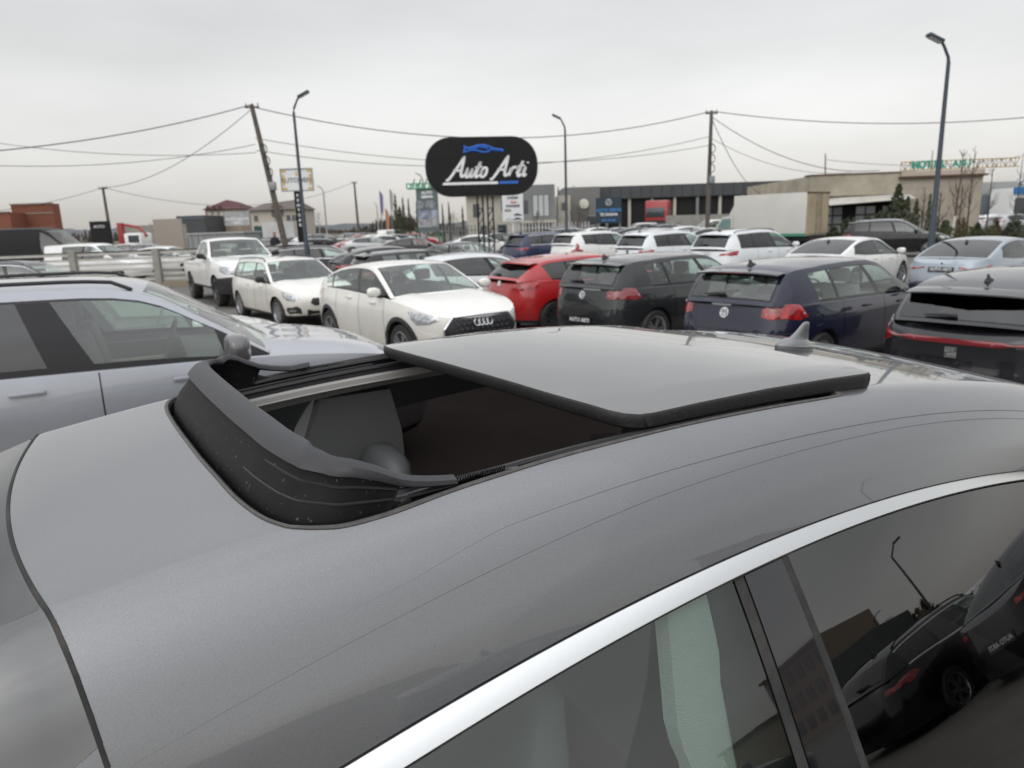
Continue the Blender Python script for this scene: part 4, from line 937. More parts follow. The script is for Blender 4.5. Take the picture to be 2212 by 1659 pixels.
T_BMW = Car(**{**SED, **dict(trim=BLACK, rgm=GTINT)}); T_BMW.wheels(DARKALLOY, 5, True); T_BMW.extras(wiper=False)
T_BMW.both('taillight', 'r', [(.34, .83), (.36, .86), (.62, .835), (.80, .84), (1.06, .90), (1.10, .86), (.95, .79), (.66, .785)], REDL)
T_BMW.disc('badge', 'r', 0, .93, .045, CHROME); T_BMW.disc('badge_field', 'r', 0, .93, .034, mat('badge_blue', (.05, .12, .22), .3), off=.014)
plate(T_BMW, .80)
T_COUPE = Car(**{**SED, **dict(rgm=GCLEAR, wins=[(2, 3, 'c'), (4, 5, 'c'), (6, 7, 'c')])}); T_COUPE.wheels(); T_COUPE.extras(wiper=False)
T_COUPE.both('headlight', 'f', [(.62, .62), (.66, .70), (1.08, .77), (1.14, .70), (.9, .61)], CLEARL); T_COUPE.patch('grille', 'f', [(-.4, .4), (-.45, .62), (.45, .62), (.4, .4)], BLACK)
# estate with bright window line
T_EST = Car(**{**SED, **dict(Lr=2.45, nr=4.2, trim=CHROME, rgm=GTINT, top=[(-2.45, 1.0), (-1.7, 1.03), (-.8, .99), (.3, .95), (1.0, .92), (1.6, .84), (2.1, .73), (2.36, .64)],
    rail=[(-2.32, 1.02, .02, -.08), (-1.95, 1.33, .035, -.06), (-1.2, 1.42, .045, 0), (-.4, 1.44, .045, 0), (.30, 1.38, .035, .06), (.74, 1.15, .03, .10), (1.18, .93, .03, .12)], rg=(.12, .86),
    keys=[(-2.28, 0), (-2.0, .9), (-1.9, 1.05), (-1.2, 2.05), (-1.14, 2.15), (-.1, 3.2), (.02, 3.35), (.86, 5.1), (1.14, 6)])}); T_EST.wheels(SILVER, 5, True); T_EST.extras(rails=BLACK)
T_EST.both('taillight', 'r', [(.50, .84), (.52, .92), (1.05, .96), (1.18, .90), (1.0, .82)], REDL)
# round-shouldered hatch
T_HATCH = Car(Lf=2.2, Lr=2.2, nr=4.6, top=[(-2.2, .98), (-1.7, 1.02), (-.8, .99), (.3, .95), (1.0, .92), (1.6, .83), (2.2, .66)],
    rail=[(-2.05, 1.02, .02, -.08), (-1.62, 1.25, .035, -.08), (-1.1, 1.38, .045, 0), (-.4, 1.43, .045, 0), (.2, 1.38, .035, .06), (.62, 1.16, .03, .10), (1.04, .95, .03, .12)],
    keys=[(-2.0, 0), (-1.5, 1.0), (-1.36, 1.3), (-1.0, 2.0), (-.96, 2.1), (-.02, 3.2), (.1, 3.35), (.78, 5.1), (1.02, 6)], wins=[(2, 3, 't'), (4, 5, 't'), (6, 7, 'c')])
T_HATCH.wheels(); T_HATCH.extras(); T_HATCH.both('headlight', 'f', [(.62, .60), (.66, .70), (1.08, .79), (1.14, .70), (.9, .6)], CLEARL)
T_HATCH.both('taillight', 'r', [(.5, .86), (.52, .94), (1.0, .97), (1.08, .92), (.94, .84)], REDL)

# tall silver suv beside the grey car
T_X5 = Car(**{**SUV, **dict(Lf=2.40, Lr=2.40, hw=.95, wf=1.48, wr=-1.40, R=.37, trim=BLACK, rgm=GTINT, tum=.42,
    top=[(-2.4, 1.02), (-1.8, 1.09), (-.9, 1.08), (.3, 1.065), (1.05, 1.05), (1.6, 1.01), (2.1, .93), (2.4, .82)],
    rail=[(-2.28, 1.09, .02, -.06), (-1.93, 1.48, .035, -.08), (-1.2, 1.56, .05, 0), (-.4, 1.58, .05, 0), (.28, 1.54, .04, .05), (.68, 1.33, .03, .08), (1.08, 1.07, .03, .10)],
    keys=[(-2.2, 0), (-1.85, .95), (-1.75, 1.25), (-1.2, 2.05), (-1.14, 2.15), (-.22, 3.02), (.04, 3.25), (.80, 5.15), (1.06, 6)], wins=[(2, 3, 't'), (4, 5, 't'), (6, 7, 'c')])})
T_X5.wheels(SILVER, 5, True, tw=.28); T_X5.extras(rails=BLACK, mirror=mat('dark_mirror_cap', (.10, .095, .10), .3, .3, coat=1), interior=True, ms=1.3)
mb = MB(); mb.box((.1, .78, .80), (1.2, .05, .46), INTD, bevel=.02); mb.box((.0, .74, .82), (.9, .05, .14), mat('beige_trim', (.42, .38, .32), .7), bevel=.02); T_X5.node('door_card', mb)
mb = MB(); mb.box((.96, .3, 1.04), (.16, .5, .12), INTD, bevel=.04); T_X5.node('instrument_hood', mb)
# pickup
T_PICK = Car(Lf=2.66, Lr=2.66, hw=.94, wf=1.70, wr=-1.38, R=.40, sill=.45, nf=4.6, nr=9, tum=.36,
    sxf=[(.2, .95), (.5, .99), (.7, 1.0), (.9, .985), (1.1, .96)], sxr=[(.2, .98), (1.3, 1.0)], sy=[(.3, .95), (.6, .985), (.8, 1.0), (1.0, .995), (1.15, .965), (1.3, .94)],
    top=[(-2.66, 1.15), (-.7, 1.15), (-.55, 1.21), (.3, 1.21), (1.05, 1.22), (1.7, 1.17), (2.3, 1.08), (2.66, .95)], hcr=.06, dcr=.0,
    rail=[(-.62, 1.22, .02, -.02), (-.50, 1.62, .03, -.02), (-.3, 1.70, .045, 0), (0, 1.735, .045, 0), (.40, 1.70, .035, .06), (.72, 1.50, .03, .10), (1.10, 1.24, .03, .12)], rg=(.15, .9),
    keys=[(-.6, 0), (-.46, .95), (-.36, 1.6), (.0, 3.0), (.06, 3.2), (.90, 5.2), (1.08, 6)], wins=[(2, 3, 'c'), (4, 5, 'c')], pil={3: 'b'})
T_PICK.wheels(DARKALLOY, 6, False, tw=.26); T_PICK.extras(mirror=BLACK, wiper=False, fin=True, hx=(-.1,), interior=True)
T_PICK.patch('front_bumper', 'f', [(-1.10, .34), (-1.16, .52), (-1.10, .76), (-.7, .80), (.7, .80), (1.10, .76), (1.16, .52), (1.10, .34)], BLACK, off=.13, skirt=.14)
T_PICK.strokes('bumper_bar', 'f', [[(-.9, .52), (.9, .52)]], .02, mat('dark_grey_plastic', (.08, .08, .085), .5), off=.15)
T_PICK.both('headlight', 'f', [(.52, .84), (.54, 1.0), (.80, 1.06), (1.10, 1.08), (1.12, .96), (.9, .86)], CLEARL)
T_PICK.patch('grille', 'f', [(-.50, .84), (-.50, 1.0), (.50, 1.0), (.50, .84)], CHROME); T_PICK.strokes('grille_bar', 'f', [[(-.46, z), (.46, z)] for z in (.88, .92, .96)], .009, BLACK)
mb = MB(); mb.box((-1.62, 0, 1.152), (1.85, 1.5, .012), INTD); T_PICK.node('load_bed', mb)
# panel vans
T_VAN = Car(Lf=2.95, Lr=2.95, hw=1.0, wf=1.95, wr=-1.65, R=.36, sill=.30, nf=4.2, nr=12, tum=.09,
    sxf=[(.2, .96), (.5, 1.0), (.8, .985), (1.2, .93)], sxr=[(.2, 1.0), (3, 1.0)], sy=[(.3, .96), (.6, 1.0), (1.0, 1.0), (1.4, .985), (2.7, .93)],
    top=[(-2.95, 1.35), (1.6, 1.35), (2.1, 1.30), (2.5, 1.18), (2.95, .95)], hcr=.06,
    rail=[(-2.93, 1.36, .0, 0), (-2.90, 2.35, .05, 0), (-2.6, 2.52, .06, 0), (.3, 2.56, .06, 0), (1.0, 2.45, .05, .06), (1.5, 2.0, .04, .10), (2.15, 1.38, .03, .12)], rg=(.2, .3), ws=(4.05, 5.93),
    keys=[(-2.9, 0), (-2.8, 1.5), (.6, 3.3), (.75, 3.45), (1.75, 5.2), (2.1, 6)], wins=[(3, 4, 'c')], pil={})
T_VAN.wheels(SILVER, 5, False); T_VAN.extras(mirror=BLACK, wiper=False, fin=False, hx=(.9,), interior=True, seams=False)
T_CAD = Car(**{**BASE, **dict(Lf=2.2, Lr=2.2, nr=9, R=.31, tum=.22, top=[(-2.2, 1.12), (.5, 1.10), (1.1, 1.07), (1.6, .97), (2.2, .80)], sy=[(.2, .93), (.5, .99), (.8, 1.0), (1.0, .98), (1.15, .96), (1.8, .9)], sxr=[(.2, .97), (2, 1)],
    rail=[(-2.16, 1.12, .0, 0), (-2.10, 1.68, .04, 0), (-1.8, 1.74, .045, 0), (-.2, 1.77, .045, 0), (.30, 1.70, .035, .06), (.72, 1.38, .03, .10), (1.18, 1.08, .03, .12)],
    keys=[(-2.1, 0), (-2.05, 1.2), (-1.3, 2.35), (-1.2, 2.42), (-.3, 3.0), (-.2, 3.1), (.85, 5.2), (1.14, 6)], wins=[(3, 4, 'c'), (5, 6, 'c')], pil={4: 'b'})})
T_CAD.wheels(SILVER, 5, False); T_CAD.extras(wiper=False, fin=False, seams=False); T_CAD.both('taillight', 'r', [(.78, .8), (.78, 1.05), (.96, 1.05), (.96, .8)], REDL)
def merged(T, nm):
    """one light mesh of a whole car, for cars only a few pixels wide"""
    mb = MB()
    def walk(nd, M_):
        M2 = M_ @ Matrix.Translation(nd['loc']) @ Matrix.Rotation(nd.get('rz', 0), 4, 'Z'); me = nd['me']
        if nd['name'] not in ('door_gap', 'steering_wheel', 'fuel_flap', 'door_handle', 'lettering', 'emblem'):
            for p in me.polygons:
                pass
            vs = [M2 @ v.co for v in me.vertices]; o = len(mb.v); mb.v += [tuple(v) for v in vs]
            for p in me.polygons: mb.f.append(tuple(o + i for i in p.vertices)); mb.mi.append(mb.m(me.materials[p.material_index])); mb.sm.append(p.use_smooth)
        for c in nd['ch']: walk(c, M2)
    for nd in T.nodes: walk(nd, Matrix())
    return mb.mesh(nm)
# ================================================================== paints
WHITE = paint('white_paint', (.80, .80, .785)); WHITED = paint('dusty_white_paint', (.76, .745, .70), dirty=.75); WHITEC = paint('cool_white_paint', (.72, .75, .77))
BLUEK = paint('dark_blue_paint', (.009, .011, .032), .1, .4); DGREY = paint('dark_grey_paint', (.022, .024, .026), .2, .4); BLACKP = paint('black_paint', (.006, .006, .007))
CHARC = paint('charcoal_paint', (.014, .014, .018), .2, .4); REDP = paint('red_paint', (.42, .010, .014)); SILVB = paint('silver_blue_paint', (.33, .38, .43), .45, .4)
SILVG = paint('silver_grey_paint', (.36, .373, .41), .45, .35); NAVY = paint('navy_paint', (.012, .018, .07), .2, .4); GREYM = paint('mid_grey_paint', (.16, .16, .17), .5, .4); BROWN = paint('grey_brown_paint', (.12, .105, .09), .3, .4)
def at(px, py, Y):
    """the point at depth Y (metres in front of the camera) seen in direction (px, py) of a 2212-wide photo"""
    d = _F + _R * ((px - 1106) / 1535) - _U * ((py - 829.5) / 1535); return Vector((0, 0, CAM_H)) + d * (Y / d.y)
GR1, GR2, GR3 = 'cars in the front row beyond the grey car', 'cars in the second row of the lot', 'cars parked far off along the road'
place(T_Q3, (-1.68, 11.88), radians(-54.5), WHITED, 'white coupe-roofed suv facing us with black honeycomb grille and four-ring badge', 'car', GR1)
place(T_LEON, (-5.3, 17.36), radians(-53.1), WHITED, 'dusty white estate with black roof rails facing us beside the pickup', 'car', GR1)
pk = place(T_PICK, (-8.7, 22.8), radians(-56), WHITE, 'white pickup truck with big black front bumper', 'pickup', GR1)
pk.scale = (1.09, 1.09, 1.09)
place(T_RED, (1.6, 14.72), radians(30), REDP, 'red hatchback with rear spoiler, seen from behind', 'car', GR1)
g1 = place(T_GOLF_DARK, (2.90, 12.95), radians(39), DGREY, 'dark grey hatchback between the red one and the dark blue one', 'car', GR1)
g2 = place(T_GOLF, (4.42, 10.2), radians(37.9), BLUEK, 'dark blue hatchback with red taillights and light seats inside', 'car', GR1)
g1.scale = g2.scale = (1.06, 1.03, 1.02)
place(T_CUP, (5.97, 7.95), radians(36), CHARC, 'charcoal hatchback at the right edge with a red light bar across its tail', 'car', GR1)
place(T_BMW, (11.2, 16.8), radians(36.2), SILVB, 'silver blue coupe with a black dealer plate on its tail', 'car', GR2)
place(T_A5, (9.37, 19.8), radians(39.3), WHITE, 'white saloon with tinted rear glass beside the silver blue coupe', 'car', GR2)
place(T_Q5, (7.72, 22.8), radians(36), WHITEC, 'white suv with four-ring badge and wide red taillights', 'car', GR2)
place(T_TIG, (5.84, 25.7), radians(36), WHITEC, 'white suv with bright window line and hooked red taillights', 'car', GR2)
place(T_XC, (3.85, 29.6), radians(36), WHITE, 'white suv with tall L-shaped red taillights', 'car', GR2)
place(T_SUVB, (1.95, 32.6), radians(34), NAVY, 'navy blue suv with a chrome window line behind the sign posts', 'car', GR2)
place(T_HATCH, (-.55, 16.6), radians(20), WHITEC, 'white round-shouldered hatchback behind the white coupe-roofed suv', 'car', GR2)
place(T_EST, (-7.3, 29.0), radians(12), BLACKP, 'black estate with a bright window strip behind the dusty white estate', 'car', GR2)
place(T_HATCH, (-3.9, 24.5), radians(28), CHARC, 'charcoal hatchback with a sloping tail behind the white suv', 'car', GR2)
place(T_GOLF_DARK, (-2.35, 20.2), radians(28), BLACKP, 'black hatchback with only its roof showing over the white suv', 'car', GR2)
place(T_COUPE, (-1.7, 28.3), radians(-38), GREYM, 'grey brown saloon with its windscreen towards us left of the sign posts', 'car', GR2)
place(T_SUVF, (17.9, 33.2), radians(-34), BLACKP, 'black suv with silver roof rails parked by the lamp post and shrubs', 'car', GR2)
place(T_X5, (-3.05, 5.20, .20), radians(27), SILVG, 'silver suv with black roof rails right beside the grey car', 'car', over=None)
place(T_HATCH, (-4.35, 7.75, .15), radians(27), WHITE, 'white hatchback seen through the window of the silver suv', 'car', over=None)
place(T_EST, (-14.5, 21.6, 0), radians(8), BLACKP, 'black estate whose glossy roof shows above the silver suv', 'car')
place(T_VAN, (-23.3, 36.0), radians(2), mat('matt_black_paint', (.008, .008, .009), .5, spec=.3), 'tall black panel van behind the fence at the left edge', 'van')
place(T_CAD, (-18.6, 33.0), radians(-4), WHITE, 'small white van behind the slatted fence', 'van')
place(T_HATCH, (-18.4, 39.5), radians(-4), WHITE, 'white car nose showing past the small white van', 'car')
# to the right of the frame, mirrored in the side glass of the grey car
place(T_EST, (9.7, .45, .1), radians(34), BLACKP, 'black estate with chrome window line mirrored in the rear glass of the grey car', 'car')
place(T_A5, (8.9, 2.6, .1), radians(34), BLACKP, 'black saloon whose tail is mirrored at the right edge of the rear glass', 'car')
place(T_XC, (17.5, 1.9), radians(34), WHITE, 'white suv with red taillights mirrored top right in the rear glass', 'car')
place(T_COUPE, (6.2, -3.6, .2), radians(34), BLACKP, 'black saloon mirrored low in the pillar cover of the grey car', 'car')
# ================================================================== everything beyond the lot
def gpt(px, Y, z=0.0):
    p = at(px, 500, Y); return Vector((p.x, Y, z))
def zat(px, py, Y): return at(px, py, Y).z
GALV = mat('galvanised_steel', (.22, .23, .24), .5, .6, noise=(3, (.30, .31, .31), .4, .7)); POLEG = mat('painted_lamp_steel', (.045, .06, .075), .5, .3)
WOOD = mat('weathered_pole_wood', (.085, .075, .062), .9, noise=(6, (.14, .125, .10), .35, .7)); CONC = mat('concrete', (.32, .31, .28), .9, noise=(2.5, (.22, .21, .19), .4, .7), bump=(20, .3, .01))
# road behind the lot, kerb and verge
mb = MB(); mb.grid([[Vector((x, y, .012)) for x in (-300, -60, 0, 60, 300)] for y in (52, 60)], mat('road_asphalt', (.07, .07, .07), .8)); tag(mb.build('road'), kind='structure')
# hills on the horizon
HILL = mat('distant_woodland', (.10, .115, .13), 1.0, noise=(.02, (.14, .145, .15), .4, .65))
mb = MB(); rr = [[], []]
for i in range(161):
    x = -1300 + 2600 * i / 160; h = 10 + 5 * sin(x * .006) + 3 * sin(x * .021 + 1) + 1.6 * sin(x * .09) + 1.1 * sin(x * .23)
    rr[0].append(Vector((x, 1150, 0))); rr[1].append(Vector((x, 1165, max(3, h))))
rr.append([v + Vector((0, 200, 0)) for v in rr[1]]); mb.grid(rr, HILL); tag(mb.build('hills'), kind='structure')
TWIGM = mat('bare_twigs', (.085, .07, .06), .95)
def twig_mass(name, x0, x1, y, h, n, seed):
    r = random.Random(seed); mb = MB()
    for _ in range(n):
        x = r.uniform(x0, x1); yy = y + r.uniform(-6, 6); hh = h * r.uniform(.4, 1) * (0.6 + .4 * sin(x * .13 + seed)); w = r.uniform(.15, .5)
        a = r.uniform(0, pi); dx, dy = cos(a) * w, sin(a) * w; t = r.uniform(-1.5, 1.5)
        mb.add([(x - dx, yy - dy, 0), (x + dx, yy + dy, 0), (x + dx * 2 + t, yy + dy * 2, hh * .7), (x + t, yy, hh), (x - dx * 2 + t, yy - dy * 2, hh * .6)], [(0, 1, 2, 3, 4)], TWIGM, False)
    return tag(mb.build(name), kind='stuff')
twig_mass('far_tree_line', -160, -20, 300, 8, 900, 1); twig_mass('far_scrub', -110, 60, 140, 2.2, 900, 2); twig_mass('far_tree_line', -320, -150, 300, 6, 500, 5)
# ------------------------------------------------------------------ lamp posts
def lamp(px, pyh, Y, lab, side=1, r=.07, m_=POLEG):
    H_ = zat(px, pyh, Y); b = gpt(px, Y); t = empty('street_lamp', b, 0, lab, 'street lamp', 'street lamps of the lot and road')
    mb = MB(); mb.lathe([(r * 1.9, 0), (r * 1.9, .05), (r * 1.25, .06), (r * 1.2, 1.6), (r, 1.65), (r * .65, H_ - .5)], m_, 12); mb.build('pole', t)
    MB().tube([(0, 0, H_ - .52), (side * .02, 0, H_ - .38), (side * .16, 0, H_ - .10), (side * .24, 0, H_ + .02)], [r * .6, r * .55, r * .5, r * .5], m_, 8).build('bracket', t)
    Mx = Matrix.Rotation(-side * .45, 4, 'Y'); mb = MB(); mb.box((side * .42, 0, H_ + .11), (.46, .24, .08), m_, mtx=Mx, bevel=.02); mb.build('lamp_head', t)
    mb = MB(); mb.box((side * .44, 0, H_ + .063), (.36, .18, .012), mat('lamp_glass', (.5, .5, .48), .3), mtx=Mx); mb.build('lens', t.children[-1])
    return t
lamp(2014, 92, 20.5, 'tallest street lamp, right of the pale building, its head bent to the left', -1, .075)
lamp(659, 210, 28, 'street lamp in front of the yellow cornered billboard', 1, .075)
lamp(1224, 256, 37, 'street lamp right of the black oval sign', -1, .075)
lamp(920, 378, 62, 'grey street lamp beside the green advertising tower', -1, .09, GALV)
lamp(706, 405, 80, 'grey street lamp right of the yellow cornered billboard', -1, .10, GALV)
lamp(818, 440, 150, 'small far street lamp left of the flags', -1, .13, GALV)
lamp(690, 462, 165, 'tiny far street lamp just right of the lattice signpost', 1, .12, GALV)
lamp(597, 435, 130, 'far street lamp in front of the house with the brown roof', -1, .12, GALV)
# ------------------------------------------------------------------ utility poles and wires
def pole(x0, x1, py1, Y, lab, r=.13, arm=True, extra=True):
    b = gpt(x0, Y); top = at(x1, py1, Y); t = empty('utility_pole', b, 0, lab, 'utility pole', 'wooden utility poles')
    p1 = top - b; MB().tube([(0, 0, -.2), p1 * .5, p1], [r * 1.2, r, r * .75], WOOD, 8).build('post', t)
    if arm:
        mb = MB(); mb.box(p1 * .985, (.7, .08, .08), WOOD); mb.build('crossarm', t)
        for q in (-.3, 0, .3): mb = MB(); mb.lathe([(.02, 0), (.05, .03), (.03, .07), (.05, .1), (.02, .16)], mat('porcelain', (.35, .34, .30), .3), 8, Matrix.Translation(p1 * .985 + Vector((q, 0, .045)))); mb.build('insulator', t)
    if extra:
        mb = MB()
        for k in range(3):
            c = p1 * (.60 + .07 * k); mb.tube([c + Vector((.17 * cos(a) + .1, -.12, .24 * sin(a))) for a in [2 * pi * i / 14 for i in range(15)]], .028, BLACK, 5)
        mb.build('cable_coil', t)
        mb = MB(); mb.box(p1 * .52 + Vector((.12, -.15, 0)), (.34, .22, .42), GALV, bevel=.03); mb.build('junction_box', t)
    return b + p1
P1 = pole(622, 543, 226, 38, 'leaning utility pole with cable coils left of the yellow cornered billboard', .15)
P2 = pole(1527, 1537, 240, 44, 'upright utility pole with cable coils in front of the long dark warehouse', .13)
P3 = pole(238, 222, 405, 60, 'thin leaning utility pole above the black van', .13, extra=False)
P4 = pole(775, 765, 393, 85, 'plain utility pole right of the lattice signpost', .14, extra=False)
P5 = pole(1784, 1783, 332, 47, 'bare pole standing on the beige building left of its parapet step', .05, arm=False, extra=False)
P6 = pole(365, 361, 475, 110, 'small far pole left of the low dark showroom', .12, arm=False, extra=False)
WIREM = mat('wire', (.03, .03, .03), .6)
def wire(a, b, sag, r=.018, lab='dark overhead cable'):
    mb = MB(); mb.tube([Vector(a).lerp(Vector(b), i / 24) - Vector((0, 0, 4 * sag * (i / 24) * (1 - i / 24))) for i in range(25)], r, WIREM, 4)
    return tag(mb.build('overhead_wire'), lab, 'wire', 'overhead wires between the poles')
L0 = at(-120, 335, 30)
wire(P1, L0, .35, .022, 'overhead cable from the leaning pole down to the left edge, highest on that side')
wire(P1 - Vector((0, 0, .1)), P2, 1.5, .022, 'thick overhead cable between the leaning pole and the upright pole')
wire(P1 - Vector((0, 0, 1.6)), P2 - Vector((0, 0, 1.9)), 1.1, .015, 'upper of the two thin cables passing behind the black oval sign')
wire(P1 - Vector((0, 0, 2.2)), P2 - Vector((0, 0, 1.4)), 1.2, .015, 'lower of the two thin cables passing behind the black oval sign')
wire(P1 - Vector((0, 0, .2)), P3, .9, .020, 'cable slanting from the leaning pole to the thin pole above the van')
wire(P1 - Vector((0, 0, 1.9)), at(-120, 352, 34), .5, .014, 'upper thin cable leaving the leaning pole to the left edge')
wire(P1 - Vector((0, 0, 2.3)), at(-120, 290, 40), .5, .014, 'thin cable running up to the left edge of the sky')
wire(P2, at(2400, 232, 40), .75, .022, 'thick overhead cable from the upright pole to the right edge')
wire(P2 - Vector((0, 0, .3)), at(1900, 368, 47), 1.0, .020, 'cable from the upright pole to the beige building roof')
wire(P2 - Vector((0, 0, .35)), at(1700, 400, 70), 2.4, .022, 'deep hanging cable from the upright pole to the dark warehouse')
wire(P2 - Vector((0, 0, 1.5)), at(1840, 372, 48), .7, .014, 'thin lower cable from the upright pole to the beige building')
wire(P3, at(-120, 465, 50), .4, .016, 'cable from the thin pole above the van to the left edge')
wire(P3, P4, 2.0, .018, 'long low cable from the thin pole above the van to the plain pole')
wire(at(1784, 345, 47), at(2400, 285, 60), 1.2, .014, 'thin cable over the pale building to the right edge')
# ------------------------------------------------------------------ the big oval sign
SY = 36.0; sc_ = SY / 1535
c = at(1040, 361, SY); SB = mat('sign_black', (.006, .006, .007), .4, spec=.25, noise=(1.5, (.009, .009, .01), .4, .6))
sg = empty('sign_post', (c.x, SY, 0), radians(8), 'big black oval sign with white script lettering and a blue car outline', 'sign')
w2, h2 = 2.70, 1.36; ov = []
for sx, a0 in ((1, -pi / 2), (-1, pi / 2)):
    for i in range(17):
        a = a0 + pi * i / 16; ov.append((sx * (w2 - 1.25) + 1.25 * cos(a) * (1), h2 * sin(a) * (abs(sin(a)) ** -.12 if abs(sin(a)) > .1 else 1)))
zc_ = c.z; Mf = Matrix.Translation((0, 0, zc_)) @ Matrix.Rotation(pi / 2, 4, 'X')
MB().prism(ov, -.30, .30, SB, Mf).build('sign_box', sg)
ed = MB(); ed.grid([[Mf @ Vector((x * k, y * k, z)) for x, y in ov + [ov[0]]] for k, z in ((1.0, .3), (1.012, .302), (1.012, .27), (1.0, .268))], mat('sign_edge', (.05, .05, .052), .4)); ed.build('sign_edge', sg)
FT = Matrix.Translation((0, -.312, zc_)) @ Matrix.Rotation(pi / 2, 4, 'X')
SCR = {'A': ([[(-.02, -.05), (.06, -.10), (.14, .0), (.30, .34), (.46, .72), (.56, .98)], [(.56, .98), (.57, .60), (.60, .25), (.66, .06), (.76, .10), (.80, .18)], [(.20, .36), (.42, .33), (.66, .38)]], .80),
  'u': ([[(.0, .18), (.07, .42), (.05, .16), (.10, .03), (.20, .08), (.30, .42)], [(.30, .42), (.28, .12), (.33, .03), (.42, .12)]], .42), 't': ([[(.0, .14), (.10, .40), (.17, .72), (.12, .30), (.10, .08), (.17, .02), (.28, .12)], [(-.03, .46), (.32, .50)]], .31),
  'o': ([[(.0, .14), (.04, .34), (.15, .44), (.26, .36), (.26, .14), (.15, .02), (.05, .07), (.02, .20), (.06, .38)]], .36), 'r': ([[(.0, .14), (.08, .40), (.07, .04)], [(.07, .22), (.14, .40), (.24, .44), (.30, .36)]], .37), 'i': ([[(.0, .14), (.07, .42), (.05, .12), (.10, .02), (.20, .12)]], .16)}
def script(txt, x0, y0, sc, slant, wd):
    mb = MB(); x = x0
    for ch in txt:
        if ch == ' ': x += .34 * sc; continue
        strokes, adv = SCR[ch]
        for st in strokes + ([[(.10, .60), (.12, .66)]] if ch == 'i' else []):
            P = [Vector((x + (px_ + slant * py_) * sc, y0 + py_ * sc)) for px_, py_ in st]; Q = []
            for k in range(len(P) - 1):
                p = [P[max(k - 1, 0)], P[k], P[k + 1], P[min(k + 2, len(P) - 1)]]
                for q in range(5): Q.append(Vector(cr(tuple(p[0]), tuple(p[1]), tuple(p[2]), tuple(p[3]), q / 5)))
            Q.append(P[-1]); L = []; R_ = []
            for k, p in enumerate(Q):
                d = (Q[min(k + 1, len(Q) - 1)] - Q[max(k - 1, 0)]).normalized(); n = Vector((-d.y, d.x)); e = min(k, len(Q) - 1 - k) / 3; w = wd * sc * (.55 + .45 * min(1, e)) * (.98 + .22 * abs(n.x))
                L.append(FT @ Vector((p.x + n.x * w, p.y + n.y * w, 0))); R_.append(FT @ Vector((p.x - n.x * w, p.y - n.y * w, 0)))
            mb.grid([L, R_], WHITEP, smooth=False)
            c0, c1 = FT @ Vector((P[0].x, P[0].y, 0)), 0
        x += adv * sc
    return mb
script('Auto', -1.72, -.50, 1.02, .34, .052).build('lettering', sg); script('Arti', .40, -.50, 1.02, .34, .052).build('lettering', sg)
mb = MB(); mb.add([FT @ Vector(p) for p in ((-1.95, -.82, .0), (.75, -.82, .0), (.73, -.70, .0), (-1.90, -.70, .0))], [(0, 1, 2, 3)], WHITEP); mb.build('underline', sg)
mb = MB(); mb.add([FT @ Vector(p) for p in ((.80, -.82, .0), (1.72, -.82, .0), (1.74, -.70, .0), (.82, -.70, .0))], [(0, 1, 2, 3)], BLUEP); mb.build('underline', sg)
mb = MB()
for L in ([(-.95, .62), (-.88, .80), (-.55, .84), (-.25, .93), (.05, .95), (.35, .86), (.6, .76), (1.0, .72), (1.05, .66)], [(-.95, .62), (-.6, .72), (-.3, .70), (.0, .62), (.3, .64), (.45, .74), (1.05, .66)], [(-.5, .74), (-.2, .86), (.15, .84), (.3, .74)], [(-.95, .92), (-.75, .80), (-.5, .78)]):
    mb.tube([FT @ Vector((x * .95 + .05, y + .04, .0)) for x, y in L], .048, BLUEP, 5)
mb.build('car_outline', sg)
for x in (-.14, .36):
    mb = MB()
    for dx in (-.13, .13): mb.tube([(x + dx, 0, 0), (x + dx, 0, zc_ - h2 + .1)], .045, SB, 6)
    for k in range(7): mb.tube([(x - .13, 0, .3 + k * .42), (x + .13, 0, .3 + k * .42 + (.42 if k < 6 else 0))], .025, SB, 5)
    mb.build('post', sg)
# ------------------------------------------------------------------ smaller signs
def board(px0, py0, px1, py1, Y, m_, lab, texts=(), post=.07, rz=0, name='billboard', frame=None, pm=GALV, depth=.12, posts=None):
    a, b = at(px0, py0, Y), at(px1, py1, Y); w, h = b.x - a.x, a.z - b.z; cx, cz = (a.x + b.x) / 2, (a.z + b.z) / 2
    t = empty(name, (cx, Y, 0), rz, lab, 'sign'); mb = MB(); mb.box((0, 0, cz), (w, depth, h), m_); mb.build('panel', t)
    if frame:
        mb = MB()
        for s_ in (-1, 1): mb.box((s_ * w / 2, -.02, cz), (.08, depth + .06, h + .08), frame)
        for s_ in (-1, 1): mb.box((0, -.02, cz + s_ * h / 2), (w - .08, depth + .05, .08), frame)
        mb.build('frame', t)
    for x in (posts if posts is not None else (0,)):
        mb = MB(); mb.tube([(x * w / 2, .12, 0), (x * w / 2, .12, cz)], post, pm, 8); mb.build('post', t)
    for tx, fx, fy, sz, mm in texts:
        text_obj('lettering', tx, sz * h, mm, t, Matrix.Translation((fx * w / 2, -depth / 2 - .012, cz + fy * h / 2)) @ Matrix.Rotation(pi / 2, 4, 'X'), bold=.004 * h, depth=.006)
    return t, w, h, cz
WB = mat('board_white', (.72, .73, .74), .5); YEL = mat('board_yellow', (.62, .40, .08), .5); DT = mat('board_dark_text', (.05, .05, .07), .5); NAVB = mat('board_navy', (.015, .035, .055), .5); LTB = mat('board_blue_text', (.05, .25, .60), .5)
GRN = mat('board_green', (.03, .22, .12), .5)
t, w, h, cz = board(606, 366, 677, 411, 58, WB, 'white billboard with yellow corners on a lettered lattice post', [('AUTODENI', 0, -.05, .30, DT)], rz=radians(4), frame=GALV, posts=())
